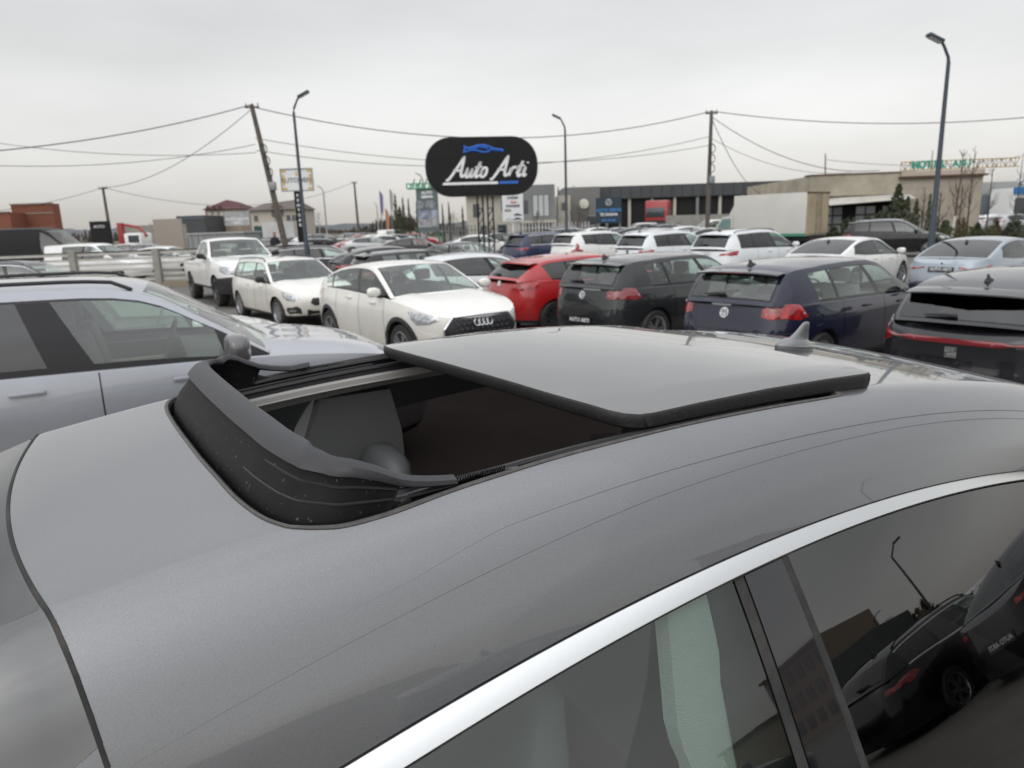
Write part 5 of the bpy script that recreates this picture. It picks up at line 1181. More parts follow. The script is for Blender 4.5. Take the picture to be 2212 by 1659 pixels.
for s_ in (-1, 1):
    mb = MB(); mb.box((s_ * w * .42, -.072, cz), (w * .06, .012, h * .5), YEL); mb.build('side_bar', t)
    for q in (-1, 1): mb = MB(); mb.box((s_ * w * .40, -.074, cz + q * h * .40), (w * .14, .012, h * .09), YEL); mb.build('corner_bar', t)
mb = MB(); mb.box((0, -.072, cz + h * .28), (w * .05, .012, h * .22), YEL); mb.build('top_mark', t)
for dx in (-.22, .22): mb = MB(); mb.tube([(-.1 + dx, .1, 0), (-.1 + dx, .1, cz - h / 2)], .05, SB, 6); mb.build('post', t)
mb = MB(); mb.box((-.1, .12, cz / 2 - .2), (.40, .03, cz - h / 2 - .5), SB); mb.build('post_panel', t)
for k, ch in enumerate('RENTCAR'): text_obj('lettering', ch, .30, WHITEP, t, Matrix.Translation((-.1, .09, cz - h / 2 - .35 - .38 * k)) @ Matrix.Rotation(pi / 2, 4, 'X'), bold=.01)
board(1084, 420, 1131, 477, 55, WB, 'white notice board with two cars printed below its lettering, under the oval sign', [('SHESIM', 0, .72, .13, DT), ('Rent', .1, .40, .12, mat('red_print', (.5, .04, .03), .5)), ('SHERBIME', 0, .12, .12, DT), ('2024', -.5, -.2, .12, DT)], rz=radians(5), pm=WB)
tt = [o for o in bpy.data.objects if o.get('label', '').startswith('white notice board')][0]
for q, (fx, fz, mm) in enumerate(((.35, 2.55, DT), (-.3, 2.25, mat('light_print', (.5, .52, .55), .5)), (.35, 2.25, DT))):
    mb = MB(); L = [(-.32, -.06), (.32, -.06), (.30, .02), (.16, .04), (.06, .10), (-.12, .10), (-.22, .03), (-.32, .0)]; mb.prism(L, 0, .008, mm, Matrix.Translation((fx, -.07, fz + .1)) @ Matrix.Rotation(pi / 2, 4, 'X')); mb.build('printed_car', tt)
t, w, h, cz = board(1287, 428, 1342, 481, 58, NAVB, 'dark blue banner with a ringed star and blue and white lettering', [('AUTO SERVIS', 0, .02, .17, LTB), ('TE DRAHA', 0, -.32, .15, WHITEP), ('044 123 600', 0, -.78, .11, LTB)], rz=radians(-4), posts=(-.9, .9))
mb = MB(); mb.tube([(0 + .22 * cos(a), -.085, cz + h * .32 + .22 * sin(a)) for a in [2 * pi * i / 20 for i in range(21)]], .025, WHITEP, 5)
for k in range(3): a = pi / 2 + k * 2 * pi / 3; mb.tube([(0, -.085, cz + h * .32), (.2 * cos(a), -.085, cz + h * .32 + .2 * sin(a))], .02, WHITEP, 4)
mb.build('star_emblem', t)
t, w, h, cz = board(898, 408, 950, 500, 60, mat('board_slate', (.10, .13, .13), .5), 'tall advertising tower with a green lattice sign on top and car pictures', [('AUTO', 0, .80, .09, WHITEP), ('QERSHIA', 0, .62, .07, WHITEP)], posts=(-.9, .9), pm=GRN)
for k, (z0, cA, cB) in enumerate(((.26, (.30, .33, .36), (.08, .09, .10)), (-.18, (.36, .40, .46), (.12, .16, .24)), (-.58, (.45, .45, .45), (.2, .2, .22)))):
    mb = MB(); mb.box((0, -.068, cz + z0 * h / 2), (w * .94, .012, h * .19), mat('print_%d' % k, cA, .5, noise=(1.4, cB, .42, .58))); mb.build('picture', t)
gl = MB()
for k in range(13): gl.tube([(-w * .8 + k * w * .14, -.1, cz + h * .5), (-w * .8 + (k + 1) * w * .14, -.1, cz + h * .5 + (.75 if k % 2 else .0)), ], .05, GRN, 4)
for z_ in (.5, .5 + .115): gl.tube([(-w * .85, -.1, cz + h * z_), (w * 1.05, -.1, cz + h * z_)], .045, GRN, 4)
gl.build('lattice_sign', t)
text_obj('lettering', 'DEKA AUTO', .62, mat('green_letters', (.05, .34, .18), .5), t, Matrix.Translation((.1, -.18, cz + h * .555)) @ Matrix.Rotation(pi / 2, 4, 'X'), bold=.02)
board(483, 457, 541, 486, 110, mat('board_pale_grey', (.45, .46, .46), .6, noise=(.5, (.30, .31, .32), .4, .6)), 'pale grey billboard with white salon lettering left of the brown roofed house', [('AUTO SALON', 0, -.1, .26, WHITEP), ('ARDI', 0, -.6, .24, WHITEP)], frame=GALV, posts=(-.8, .8))
board(565, 480, 637, 513, 62, mat('hoarding_white', (.55, .56, .56), .7, noise=(1, (.48, .48, .47), .4, .6)), 'plain white hoarding behind the leaning pole', posts=(-.7, .7))
# flags
for px, py, Y, mm, lab in ((826, 412, 95, mat('flag_violet', (.20, .16, .34), .8), 'violet flag hanging on a tall pole'), (836, 450, 95, mat('flag_orange', (.5, .22, .12), .8), 'faded orange flag hanging low on its pole'), (848, 408, 100, mat('flag_grey', (.4, .4, .4), .8), 'pole with a furled grey flag beside the cypresses')):
    b = gpt(px, Y); z_ = zat(px, py, Y); t = empty('flagpole', b, 0, lab, 'flagpole'); MB().tube([(0, 0, 0), (0, 0, z_)], .06, GALV, 6).build('pole', t)
    MB().grid([[(0.05, 0, z_ - .1), (.25, .06, z_ - .3), (.42, -.03, z_ - .7)], [(.05, .0, z_ - 1.4), (.22, .07, z_ - 1.7), (.36, -.04, z_ - 2.3)], [(.05, .0, z_ - 2.6), (.16, .05, z_ - 3.0), (.22, .0, z_ - 3.3)]], mm).build('flag', t)
# ------------------------------------------------------------------ buildings
PLAST = mat('stained_render', (.42, .38, .30), .9, noise=(.7, (.30, .27, .21), .38, .66)); PLASTB = mat('block_wall', (.40, .36, .30), .95, noise=(.8, (.32, .285, .235), .4, .7), bump=(8, .3, .02))
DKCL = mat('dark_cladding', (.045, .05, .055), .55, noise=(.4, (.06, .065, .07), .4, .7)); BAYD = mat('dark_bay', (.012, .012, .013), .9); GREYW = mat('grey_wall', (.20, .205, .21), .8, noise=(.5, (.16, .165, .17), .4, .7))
CREAM = mat('cream_wall', (.50, .47, .41), .85, noise=(.5, (.40, .375, .33), .4, .7)); RUST = mat('rusty_roof', (.10, .06, .04), .9); BRICKM = mat('brick_red', (.24, .09, .055), .9, noise=(6, (.17, .065, .04), .4, .65)); ROOFR = mat('dark_red_roof', (.09, .03, .03), .8)
WING = mat('window_dark', (.035, .045, .055), .15, coat=.6); ROOFG = mat('grey_brown_roof', (.13, .105, .10), .85)
def bld(px0, px1, Y, pyt, m_, lab, depth=12, rz=0, name='building', zb=None, cat='building', roof=True):
    a = at(px0, pyt, Y); b = at(px1, pyt, Y); w = b.x - a.x; z = (a.z + b.z) / 2; t = empty(name, ((a.x + b.x) / 2, Y, 0), rz, lab, cat)
    MB().box((0, depth / 2, z / 2), (w, depth, z), m_).build('wall', t)
    return t, w, z
def win(t, x, z, w, h, m_=WING, y=-.0, fr=None, name='window', nx=1, nz=1):
    mb = MB(); mb.box((x, y - .02, z), (w, .06, h), fr or CREAM); o = mb.build(name, t)
    gw, gh = w / nx, h / nz
    for i in range(nx):
        for k in range(nz):
            mb = MB(); mb.box((x - w / 2 + gw * (i + .5), y - .055, z - h / 2 + gh * (k + .5)), (gw - .10, .03, gh - .10), m_); mb.build('pane', o)
    return o
# long dark warehouse
t, w, z = bld(1240, 1765, 92, 397, DKCL, 'long dark warehouse with a deep fascia over open truck bays', 26)
for k in range(11):
    x = -w / 2 + 1.2 + k * (w - 2) / 10
    mb = MB(); mb.box((x, -.16, 2.3), (.34, .30, 4.6), GALV if k % 2 else CREAM); mb.build('column', t)
    if k < 10: mb = MB(); mb.box((x + (w - 2) / 20, -.01, 2.25), ((w - 2) / 10 - .4, .06, 4.3), BAYD); mb.build('bay_shade', t)  # flat near-black panels paint the shade inside the open bays
mb = MB(); mb.box((0, -.4, z - .75), (w + .6, .5, 1.5), DKCL); mb.build('fascia', t)
for k in range(24): mb = MB(); mb.box((-w / 2 + .6 + k * (w - 1) / 23, -.67, z - .75), (.06, .05, 1.46), mat('cladding_joint', (.03, .033, .036), .6)); mb.build('cladding_joint', t)
t, w, z = bld(1218, 1296, 88, 404, mat('grey_office_wall', (.17, .17, .165), .8), 'grey annexe on the left end of the dark warehouse with a round white lamp', 10)
mb = MB(); mb.lathe([(0, 0), (.55, .0), (.6, .12), (.5, .22), (0, .24)], mat('round_light', (.6, .58, .50), .5), 20, Matrix.Translation((.2, -.05, z - 2.0)) @ Matrix.Rotation(pi / 2, 4, 'X')); mb.build('round_sign', t)
win(t, 1.2, 1.8, 1.4, 1.6)
# grey and white houses
t, w, z = bld(1122, 1198, 76, 399, GREYW, 'grey flat-roofed block with a tall window, just right of the oval sign', 10)
win(t, .35, z - 2.1, 1.7, 2.2, mat('curtain_window', (.42, .44, .45), .4), nx=3, fr=DKCL); win(t, -1.3, z - 2.2, .6, 1.3, nx=1, fr=DKCL)
mb = MB(); mb.box((0, -1.0, 2.1), (w, 2.2, .25), CREAM); mb.build('canopy', t)
for q in (-1.6, 0, 1.6): mb = MB(); mb.box((q, -1.9, 1.0), (.2, .2, 2.0), CREAM); mb.build('column', t)
win(t, .6, 1.1, 1.0, 1.6)
t, w, z = bld(1006, 1124, 80, 421, CREAM, 'cream two-storey house behind the posts of the oval sign', 10)
win(t, -1.9, z - 1.6, .8, 1.5); win(t, 1.6, z - 1.2, 1.6, 1.2, nx=3); win(t, -1.2, 1.3, .8, 1.2); win(t, .9, 1.3, 1.0, 1.3)
mb = MB(); mb.box((0, -.25, z + .05), (w + .5, 1.0, .18), mat('eaves', (.25, .24, .22), .8)); mb.build('eaves', t)
t, w, z = bld(1205, 1232, 84, 422, CREAM, 'narrow cream lean-to beside the grey annexe', 6)
win(t, 0, z - 1.2, .7, .9)
# beige building
t, w, z = bld(1747, 1952, 47.5, 378, PLAST, 'stained beige building with a corrugated awning over dark steel windows', 14, radians(-3))
mb = MB(); mb.box((0, -.5, z - .65), (w + .3, 1.0, 1.3), PLAST); mb.box((0, -.5, z + .03), (w + .4, 1.1, .08), RUST); mb.build('parapet', t)
mb = MB(); rr = [[], []]
for i in range(161):
    x = -w / 2 + .3 + i * (w * .93) / 160; q = .035 * sin(i * 1.25); rr[0].append(Vector((x, -.9, z - 1.35 + q + .16 * (x / w)))); rr[1].append(Vector((x, -2.1, z - 1.75 + q + .30 * (x / w))))
mb.grid(rr, mat('corrugated_sheet', (.55, .54, .50), .6, noise=(1.5, (.42, .40, .36), .4, .7))); mb.build('awning', t)
mb = MB(); mb.box((.1, -.03, 1.35), (w - .6, .05, 2.5), BAYD); mb.build('shopfront', t)
for x, ww in ((-1.7, 1.9), (.7, 1.3), (2.2, .9)): win(t, x, 1.55, ww, 1.7, mat('shop_glass', (.30, .33, .34), .1, coat=1), -.06, BLACK, nx=3 if ww > 1.5 else 2, nz=3)
P_ = []
t2, w2_, z2 = bld(1953, 2120, 46, 381, PLASTB, 'pale block-walled building carrying a steel lattice roof sign with green letters', 12, radians(-5))
mb = MB(); mb.box((0, -.04, z2 + .02), (w2_ + .3, .5, .12), RUST); mb.build('eaves', t2)
mb = MB(); mb.box((0, .2, z2 + .22), (w2_ + .1, .5, .32), mat('parapet_pink', (.44, .38, .32), .9)); mb.build('parapet', t2)
for k in range(9):
    for q in range(5):
        mb = MB(); mb.box((-w2_ / 2 + (q + .5 + (k % 2) * .0) * w2_ / 5, -.008, .2 + k * .42), (w2_ / 5 - .03, .03, .40), PLASTB); mb.build('block', t2)
fr_ = MB(); x0, x1 = -w2_ / 2 - .1, w2_ / 2 + 2.1; zb_ = z2 + .45; LAT = mat('rusty_steel', (.20, .13, .06), .8)
for k in range(26):
    xa = lerp(x0, x1, k / 26); xb = lerp(x0, x1, (k + 1) / 26); fr_.tube([(xa, .1, zb_ + (0 if k % 2 else .5)), (xb, .1, zb_ + (.5 if k % 2 else 0))], .02, LAT, 4); fr_.tube([(xa, .1, zb_), (xa, .1, zb_ + .5)], .02, LAT, 4)
for z_ in (0, .5): fr_.tube([(x0, .1, zb_ + z_), (x1, .1, zb_ + z_)], .03, mat('yellow_steel', (.40, .28, .06), .7), 5)
fr_.build('sign_lattice', t2)
for k, ch in enumerate('MOTEL'): text_obj('letter', ch, .62, mat('roof_letters_green', (.04, .30, .22), .6), t2, Matrix.Translation((-1.7 + k * .42, .02, zb_ + .28)) @ Matrix.Rotation(pi / 2, 4, 'X'), bold=.03)
for k, ch in enumerate('ANI'): text_obj('letter', ch, .55, mat('roof_letters_green', (.04, .30, .22), .6), t2, Matrix.Translation((.7 + k * .42, .02, zb_ + .28)) @ Matrix.Rotation(pi / 2, 4, 'X'), bold=.03)
mb = MB(); mb.tube([(-.6, .3, z2), (-.6, .3, z2 + 1.6)], .04, CREAM, 6); mb.build('roof_pipe', t2)
t, w, z = bld(2050, 2240, 66, 393, mat('grey_fascia', (.30, .31, .31), .7), 'grey hall with a band of windows behind the bare saplings', 14)
for k in range(6): win(t, -w / 2 + 1.1 + k * 1.35, z - 1.9, 1.25, 1.7, mat('hall_glass', (.16, .20, .23), .1, coat=1), fr=GALV, nx=2)
t, w, z = bld(2192, 2330, 62, 403, WHITEP, 'pale showroom with a bright blue roof edge and a ringed star at the right edge', 3)
mb = MB(); mb.box((0, -.1, z - .25), (w + .1, .25, .55), mat('dealer_blue', (.02, .16, .42), .5)); mb.build('blue_edge', t)
mb = MB(); mb.box((0, -.05, z / 2 - .4), (w - .3, .1, z - .9), WING); mb.build('glazing', t)
mb = MB(); mb.tube([(-w / 2 + .55 + .45 * cos(a), -.1, z + .75 + .45 * sin(a)) for a in [2 * pi * i / 24 for i in range(25)]], .05, CHROME, 5)
for k in range(3): a = pi / 2 + k * 2 * pi / 3; mb.tube([(-w / 2 + .55, -.1, z + .75), (-w / 2 + .55 + .42 * cos(a), -.1, z + .75 + .42 * sin(a))], .05, CHROME, 4)
mb.build('star_emblem', t)
mb = MB(); mb.tube([(-w / 2 + .55, 0, z), (-w / 2 + .55, 0, z + .3)], .05, GALV, 6); mb.build('emblem_post', t)
# low concrete wall and palisade fences
def wall(px0, px1, Y, pyt, m_, lab, th=.2):
    a, b = at(px0, pyt, Y), at(px1, pyt, Y); t = empty('boundary_wall', ((a.x + b.x) / 2, Y, 0), 0, lab, 'wall'); n = max(1, int((b.x - a.x) / 2.4)); ww = (b.x - a.x) / n
    for i in range(n): MB().box((-(b.x - a.x) / 2 + ww * (i + .5), random.uniform(-.01, .01), a.z / 2 - .01 * (i % 2)), (ww - .03, th, a.z), m_).build('wall_panel', t)
wall(1438, 1592, 62, 466, CONC, 'low grey concrete wall in front of the dark warehouse')
wall(272, 402, 74, 488, CONC, 'low pale concrete wall left of the grey box trailer')
wall(330, 392, 70, 474, mat('pinkish_block', (.34, .30, .26), .9), 'small unfinished block wall above the low pale wall')
def palisade(px0, px1, Y, pyt, m_, lab, gap=.22):
    a, b = at(px0, pyt, Y), at(px1, pyt, Y); L = b.x - a.x; t = empty('palisade_fence', ((a.x + b.x) / 2, Y, 0), 0, lab, 'fence'); n = int(L / gap)
    me = None
    for i in range(n):
        if me is None:
            mb = MB(); mb.box((0, 0, a.z / 2), (.10, .03, a.z), m_); o = mb.build('pale', t); me = o.data
        else: o = bpy.data.objects.new('pale', me); COL.objects.link(o); o.parent = t
        o.location = (-L / 2 + gap * i, 0, 0)
    for z_ in (.25, .8): mb = MB(); mb.box((0, .04, a.z * z_), (L, .04, .06), m_); mb.build('rail', t)
palisade(955, 1085, 58, 488, mat('pale_grey_steel', (.16, .165, .17), .6), 'dark grey palisade fence left of the oval sign posts', .26)
palisade(1100, 1285, 66, 484, mat('white_steel', (.5, .5, .5), .6), 'white palisade fence right of the oval sign posts', .30)
# white box truck with its rear doors towards the lot
Yb = 36.0; a = at(1594, 424, Yb); b = at(1744, 424, Yb); zt_ = at(1744, 415, Yb).z; t = empty('box_truck', (b.x, Yb, 0), radians(-48), 'white box truck with stained beige rear doors in front of the beige building', 'truck')
BOXW = mat('truck_white', (.58, .57, .53), .6, noise=(.5, (.50, .49, .45), .35, .7)); BOXB = mat('stained_door', (.40, .33, .22), .8, noise=(1.4, (.30, .24, .155), .4, .65))
LB = 4.0; HB = zt_ - .95
mb = MB(); mb.box((-LB / 2, 1.15, .95 + HB / 2), (LB, 2.3, HB), BOXW, bevel=.03); mb.build('box_body', t)
mb = MB(); mb.box((-LB / 2, -.012, 1.02), (LB, .03, .14), mat('truck_green', (.05, .22, .14), .6)); mb.build('green_stripe', t)
for q in range(2):
    mb = MB(); mb.box((.05, .58 + q * 1.14, .98 + HB / 2), (.06, 1.08, HB - .12), BOXB); d_ = mb.build('rear_door', t)
    mb = MB(); mb.tube([(.10, .9 + q * .50, .98), (.10, .9 + q * .50, .9 + HB)], .02, GALV, 5); mb.build('lock_rod', d_)
mb = MB(); mb.box((.04, 1.15, zt_ - .02), (.10, 2.34, .08), RUST); mb.build('door_header', t)
mb = MB(); mb.box((-LB / 2, 1.15, .8), (LB + .2, 1.6, .2), BLACK); mb.build('chassis', t)
mb = MB(); prf = [(-LB - 1.5, .5), (-LB - 1.55, 1.1), (-LB - 1.25, 1.35), (-LB - .75, 2.0), (-LB - .1, 2.1), (-LB - .1, .5)]
mb.prism(prf, -2.15, -.15, BOXW, Matrix.Rotation(pi / 2, 4, 'X')); mb.build('cab', t)
mb = MB(); mb.prism([(-LB - 1.05, 1.42), (-LB - .72, 1.9), (-LB - .25, 1.92), (-LB - .25, 1.42)], 0, .02, mat('cab_window', (.14, .24, .22), .1, coat=1), Matrix.Translation((0, .142, 0)) @ Matrix.Rotation(pi / 2, 4, 'X')); mb.build('cab_window', t)
mb = MB(); mb.prism([(-LB - .5, 2.1), (-LB - .02, zt_ - .1), (-LB - .02, 2.1)], -1.9, -.4, BOXW, Matrix.Rotation(pi / 2, 4, 'X')); mb.build('wind_fairing', t)
for x in (-LB - .75, -1.1):
    for y in (.25, 2.0): mb = MB(); mb.lathe([(0, -.12), (.40, -.12), (.43, -.05), (.43, .05), (.40, .12), (0, .12)], RUBBER, 20, Matrix.Translation((x, y, .43)) @ Matrix.Rotation(pi / 2, 4, 'X')); mb.build('wheel', t)
# red truck cab by the warehouse
Yr = 80; a = at(1395, 432, Yr); b = at(1441, 432, Yr); t = empty('red_truck', ((a.x + b.x) / 2, Yr, 0), radians(-25), 'red high-cab truck standing in front of the warehouse bays', 'truck')
hh = a.z; ww = 2.5
mb = MB(); mb.box((0, 1.0, hh * .62), (ww, 2.2, hh * .72), mat('truck_red', (.36, .025, .03), .35, coat=.6), bevel=.18); mb.build('cab', t)
mb = MB(); mb.box((-.1, -.12, hh * .66), (ww * .8, .06, hh * .26), WING, bevel=.02); mb.build('windscreen', t); mb = MB(); mb.box((ww / 2 + .01, 1.0, hh * .66), (.05, 1.0, hh * .22), WING); mb.build('side_window', t)
mb = MB(); mb.box((0, -.1, hh * .36), (ww * .9, .1, hh * .18), BLACK); mb.build('grille', t); mb = MB(); mb.box((0, 3.0, .9), (1.2, 4.5, .3), BLACK); mb.build('chassis', t)
for x in (-1.0, 1.0):
    for y in (.8, 4.4): mb = MB(); mb.lathe([(0, -.14), (.48, -.14), (.5, 0), (.48, .14), (0, .14)], RUBBER, 18, Matrix.Translation((x, y, .5)) @ Matrix.Rotation(pi / 2, 4, 'Y')); mb.build('wheel', t)
# red roofed shed seen over the box truck
t, w, z = bld(1708, 1749, 60, 409, mat('shed_red', (.30, .06, .04), .7), 'small red roofed shed just left of the beige building', 5, cat='shed', name='shed')
# houses on the left
t, w, z = bld(22, 112, 62, 441, BRICKM, 'tall bare brick building at the left edge', 1)
for k in range(7):
    for q in range(12): mb = MB(); mb.box((-w / 2 + (q + .5 + .5 * (k % 2)) * w / 12.5, -.012, z - .12 - k * .24), (w / 12.5 - .03, .03, .21), BRICKM); mb.build('brick', t)
mb = MB(); mb.box((0, -.02, z + .04), (w + .1, .2, .08), CONC); mb.build('ring_beam', t); mb = MB(); mb.box((0, -.04, z - .75), (w, .06, .07), CONC); mb.build('lintel', t)
t, w, z = bld(-60, 20, 60, 460, BRICKM, 'lower bare brick building beside the tall one', 3)
mb = MB(); mb.box((0, -.02, z + .04), (w + .1, .2, .08), CONC); mb.build('ring_beam', t)
t, w, z = bld(442, 516, 150, 452, mat('hotel_wall', (.36, .28, .22), .9), 'four-storey hotel with a dark red hipped roof and dormers', 12)
mb = MB(); zr = zat(480, 436, 150); mb.add([(-w / 2 - .4, -.6, z), (w / 2 + .4, -.6, z), (w / 2 + .4, 12, z), (-w / 2 - .4, 12, z), (-w * .1, 5, zr + .6), (w * .28, 5, zr)], [(0, 1, 5, 4), (1, 2, 5), (2, 3, 4, 5), (3, 0, 4)], ROOFR, False); mb.build('roof', t)
for k in range(3):
    x = -w / 2 + .9 + k * 1.25; mb = MB(); mb.prism([(-.45, 0), (.45, 0), (0, .8)], -.2, .9, ROOFR, Matrix.Translation((x, 0, z)) @ Matrix.Rotation(pi / 2, 4, 'X')); mb.build('dormer', t)
    for r_ in range(3): win(t, x, z - .9 - r_ * 1.35, .7, .95, mat('hotel_pane', (.5, .5, .47), .4))
t, w, z = bld(540, 640, 130, 452, mat('house_cream', (.48, .44, .38), .9), 'large cream house with a grey brown gabled roof behind the leaning pole', 12)
zr = zat(590, 431, 130)
mb = MB(); mb.add([(-w / 2 - .5, -.8, z - .1), (w / 2 + .5, -.8, z - .1), (w / 2 + .5, 12, z), (-w / 2 - .5, 12, z), (-w / 2 + 1.3, 4, zr - .5), (w / 2 - .8, 4, zr)], [(0, 1, 5, 4), (1, 2, 5), (2, 3, 4, 5), (3, 0, 4)], ROOFG, False); mb.build('roof', t)
mb = MB(); mb.prism([(-.9, 0), (1.1, 0), (1.0, 1.9), (-.8, 1.9)], -.2, .3, ROOFG, Matrix.Translation((.6, 0, z - 1.2)) @ Matrix.Rotation(pi / 2, 4, 'X')); mb.build('roof_dormer', t)
for x, z_ in ((-3.2, z - 1.5), (-3.2, z - 3.3), (2.6, z - 1.6), (2.6, z - 3.2), (3.6, z - 1.6)): win(t, x, z_, .8, 1.1)
for k in range(5): mb = MB(); mb.box((1.0 + k * .75, -1.2, (z - 1) / 2), (.12, .12, z - 1), GALV); mb.build('balcony_post', t)
t, w, z = bld(380, 441, 140, 466, DKCL, 'low dark showroom left of the hotel', 12)
mb = MB(); mb.box((0, -.1, 1.2), (w * .8, .1, 1.3), mat('pale_glass', (.4, .44, .46), .2)); mb.build('glazing', t); mb = MB(); mb.box((0, -.06, z - .5), (w, .1, .25), mat('slate_blue', (.08, .11, .15), .5)); mb.build('fascia', t)
t, w, z = bld(548, 612, 100, 488, GRN.copy() if False else mat('green_tarp', (.02, .07, .065), .7), 'low dark green covered stand left of the white hoarding', 4, name='stand', cat='stand')
t, w, z = bld(192, 233, 55, 478, BAYD, 'small dark kiosk sign over the black van', .3, name='kiosk', cat='kiosk')
text_obj('lettering', 'AUTO', .3, WHITEP, t, Matrix.Translation((0, -.02, z - .4)) @ Matrix.Rotation(pi / 2, 4, 'X'))
# red loader crane behind the van
Yc = 64; t = empty('loader_crane', gpt(272, Yc), 0, 'red loader crane truck beyond the small white van', 'crane truck')
CR = mat('crane_red', (.30, .03, .03), .5); mb = MB(); mb.box((-.4, 0, 1.9), (.45, .45, 2.6), CR, bevel=.03); mb.build('crane_mast', t); mb = MB(); mb.tube([(-.4, 0, 3.1), (1.2, 0, 2.75), (1.8, 0, 2.0)], .13, CR, 6); mb.build('crane_arm', t)
mb = MB(); mb.box((.9, .2, 1.5), (1.5, 2, 1.6), WHITE, bevel=.15); mb.build('cab', t); mb = MB(); mb.box((1.0, -.82, 1.8), (.9, .05, .6), WING); mb.build('cab_window', t); mb = MB(); mb.box((-1.5, .2, .9), (4.5, 2, .25), BLACK); mb.build('chassis', t)
for x in (-2.6, 1.1): mb = MB(); mb.lathe([(0, -.14), (.44, -.14), (.46, 0), (.44, .14), (0, .14)], RUBBER, 16, Matrix.Translation((x, -.75, .46)) @ Matrix.Rotation(pi / 2, 4, 'X')); mb.build('wheel', t)
# grey box trailer behind the pickup
a, b = at(404, 507, 31), at(528, 503, 31); t = empty('box_trailer', ((a.x + b.x) / 2, 31, 0), radians(-3), 'grey closed box trailer parked behind the white pickup', 'trailer')
TG = mat('trailer_grey', (.20, .205, .21), .6, noise=(1, (.26, .265, .27), .4, .7)); wT = b.x - a.x; hT = a.z
mb = MB(); mb.box((0, .9, hT / 2 + .2), (wT, 1.8, hT - .4), TG, bevel=.02); mb.build('box_body', t); mb = MB(); mb.box((0, .9, hT + .02), (wT + .08, 1.9, .07), mat('trailer_lid', (.34, .34, .34), .5), bevel=.01); mb.build('lid', t)
for k in range(9): mb = MB(); mb.box((-wT / 2 + .15 + k * (wT - .3) / 8, -.01, hT / 2 + .2), (.04, .03, hT - .5), GALV); mb.build('body_rib', t)
for x in (-.6, .6): mb = MB(); mb.lathe([(0, -.1), (.28, -.1), (.3, 0), (.28, .1), (0, .1)], RUBBER, 16, Matrix.Translation((x, .05, .3)) @ Matrix.Rotation(pi / 2, 4, 'X')); mb.build('wheel', t)
# slatted fence with concrete posts on the left
Yf = 29.5; t = empty('slatted_fence', gpt(330, Yf), radians(3), 'long fence of pale horizontal slats between concrete posts behind the silver suv', 'fence')
SL = mat('pale_slat', (.50, .48, .44), .7, noise=(2, (.38, .36, .32), .4, .7))
for k, x in enumerate((-16.5, -13.2, -9.9, -6.6, -3.3, 0, 3.1, 6.2)):
    if x > 6.2: break
    mb = MB(); mb.box((x, 0, .78), (.26, .26, 1.56), CONC, bevel=.03); mb.build('post', t)
    if x < 3.2:
        for r_ in range(6): mb = MB(); mb.box((x + (3.3 if x < 0 else 3.1) / 2, .02, .32 + r_ * .215), (2.98 if x < 0 else 2.8, .035, .09), SL); mb.build('slat', t)
        mb = MB(); mb.box((x + 1.6, .05, 1.47), (2.98, .05, .05), BLACK); mb.build('top_rail', t)
mb = MB(); mb.box((-5, .05, .1), (24, .3, .24), mat('fence_footing', (.26, .22, .16), .9)); mb.build('footing', t)
# ------------------------------------------------------------------ person beyond the pickup
def person(px, Y, lab):
    t = empty('person', gpt(px, Y, .22), radians(0), lab, 'person'); r = .9; me = bpy.data.meshes.new('body')
    V = [(0, 0, .95), (0, .01, 1.2), (0, 0, 1.42), (0, 0, 1.52), (0, -.01, 1.62), (0, -.01, 1.74), (.10, 0, .88), (.12, -.02, .50), (.12, .02, .08), (.12, -.10, .04), (-.10, 0, .88), (-.13, .02, .50), (-.14, .04, .08), (-.14, -.08, .04), (.19, 0, 1.40), (.24, .03, 1.13), (.20, -.10, .92), (.18, -.15, .86), (-.19, 0, 1.40), (-.25, .03, 1.13), (-.2, -.1, .92), (-.18, -.15, .86)]
    E_ = [(0, 1), (1, 2), (2, 3), (3, 4), (4, 5), (0, 6), (6, 7), (7, 8), (8, 9), (0, 10), (10, 11), (11, 12), (12, 13), (2, 14), (14, 15), (15, 16), (16, 17), (2, 18), (18, 19), (19, 20), (20, 21)]
    R_ = [.15, .155, .14, .06, .095, .07, .095, .07, .05, .045, .095, .07, .05, .045, .075, .055, .045, .035, .075, .055, .045, .035]
    me.from_pydata(V, E_, []); o = bpy.data.objects.new('body', me); COL.objects.link(o); o.parent = t
    o.modifiers.new('skin', 'SKIN'); o.modifiers.new('sub', 'SUBSURF').levels = 1; o.modifiers['sub'].render_levels = 1
    for i, q in enumerate(R_): me.skin_vertices[0].data[i].radius = (q, q * .8)
    me.skin_vertices[0].data[0].use_root = True; me.materials.append(mat('dark_jacket', (.014, .014, .018), .8))
    MB().lathe([(0, -.12), (.06, -.11), (.085, -.03), (.085, .03), (.06, .09), (0, .11)], mat('skin', (.38, .22, .16), .6), 14, Matrix.Translation((0, -.02, 1.68))).build('head', t)
    MB().lathe([(.088, .0), (.09, .04), (.065, .10), (0, .12)], mat('dark_hair', (.02, .015, .012), .8), 14, Matrix.Translation((0, 0.0, 1.69))).build('hair', t)
    return t
person(592, 40, 'person in dark clothes standing beyond the pickup near the leaning pole')
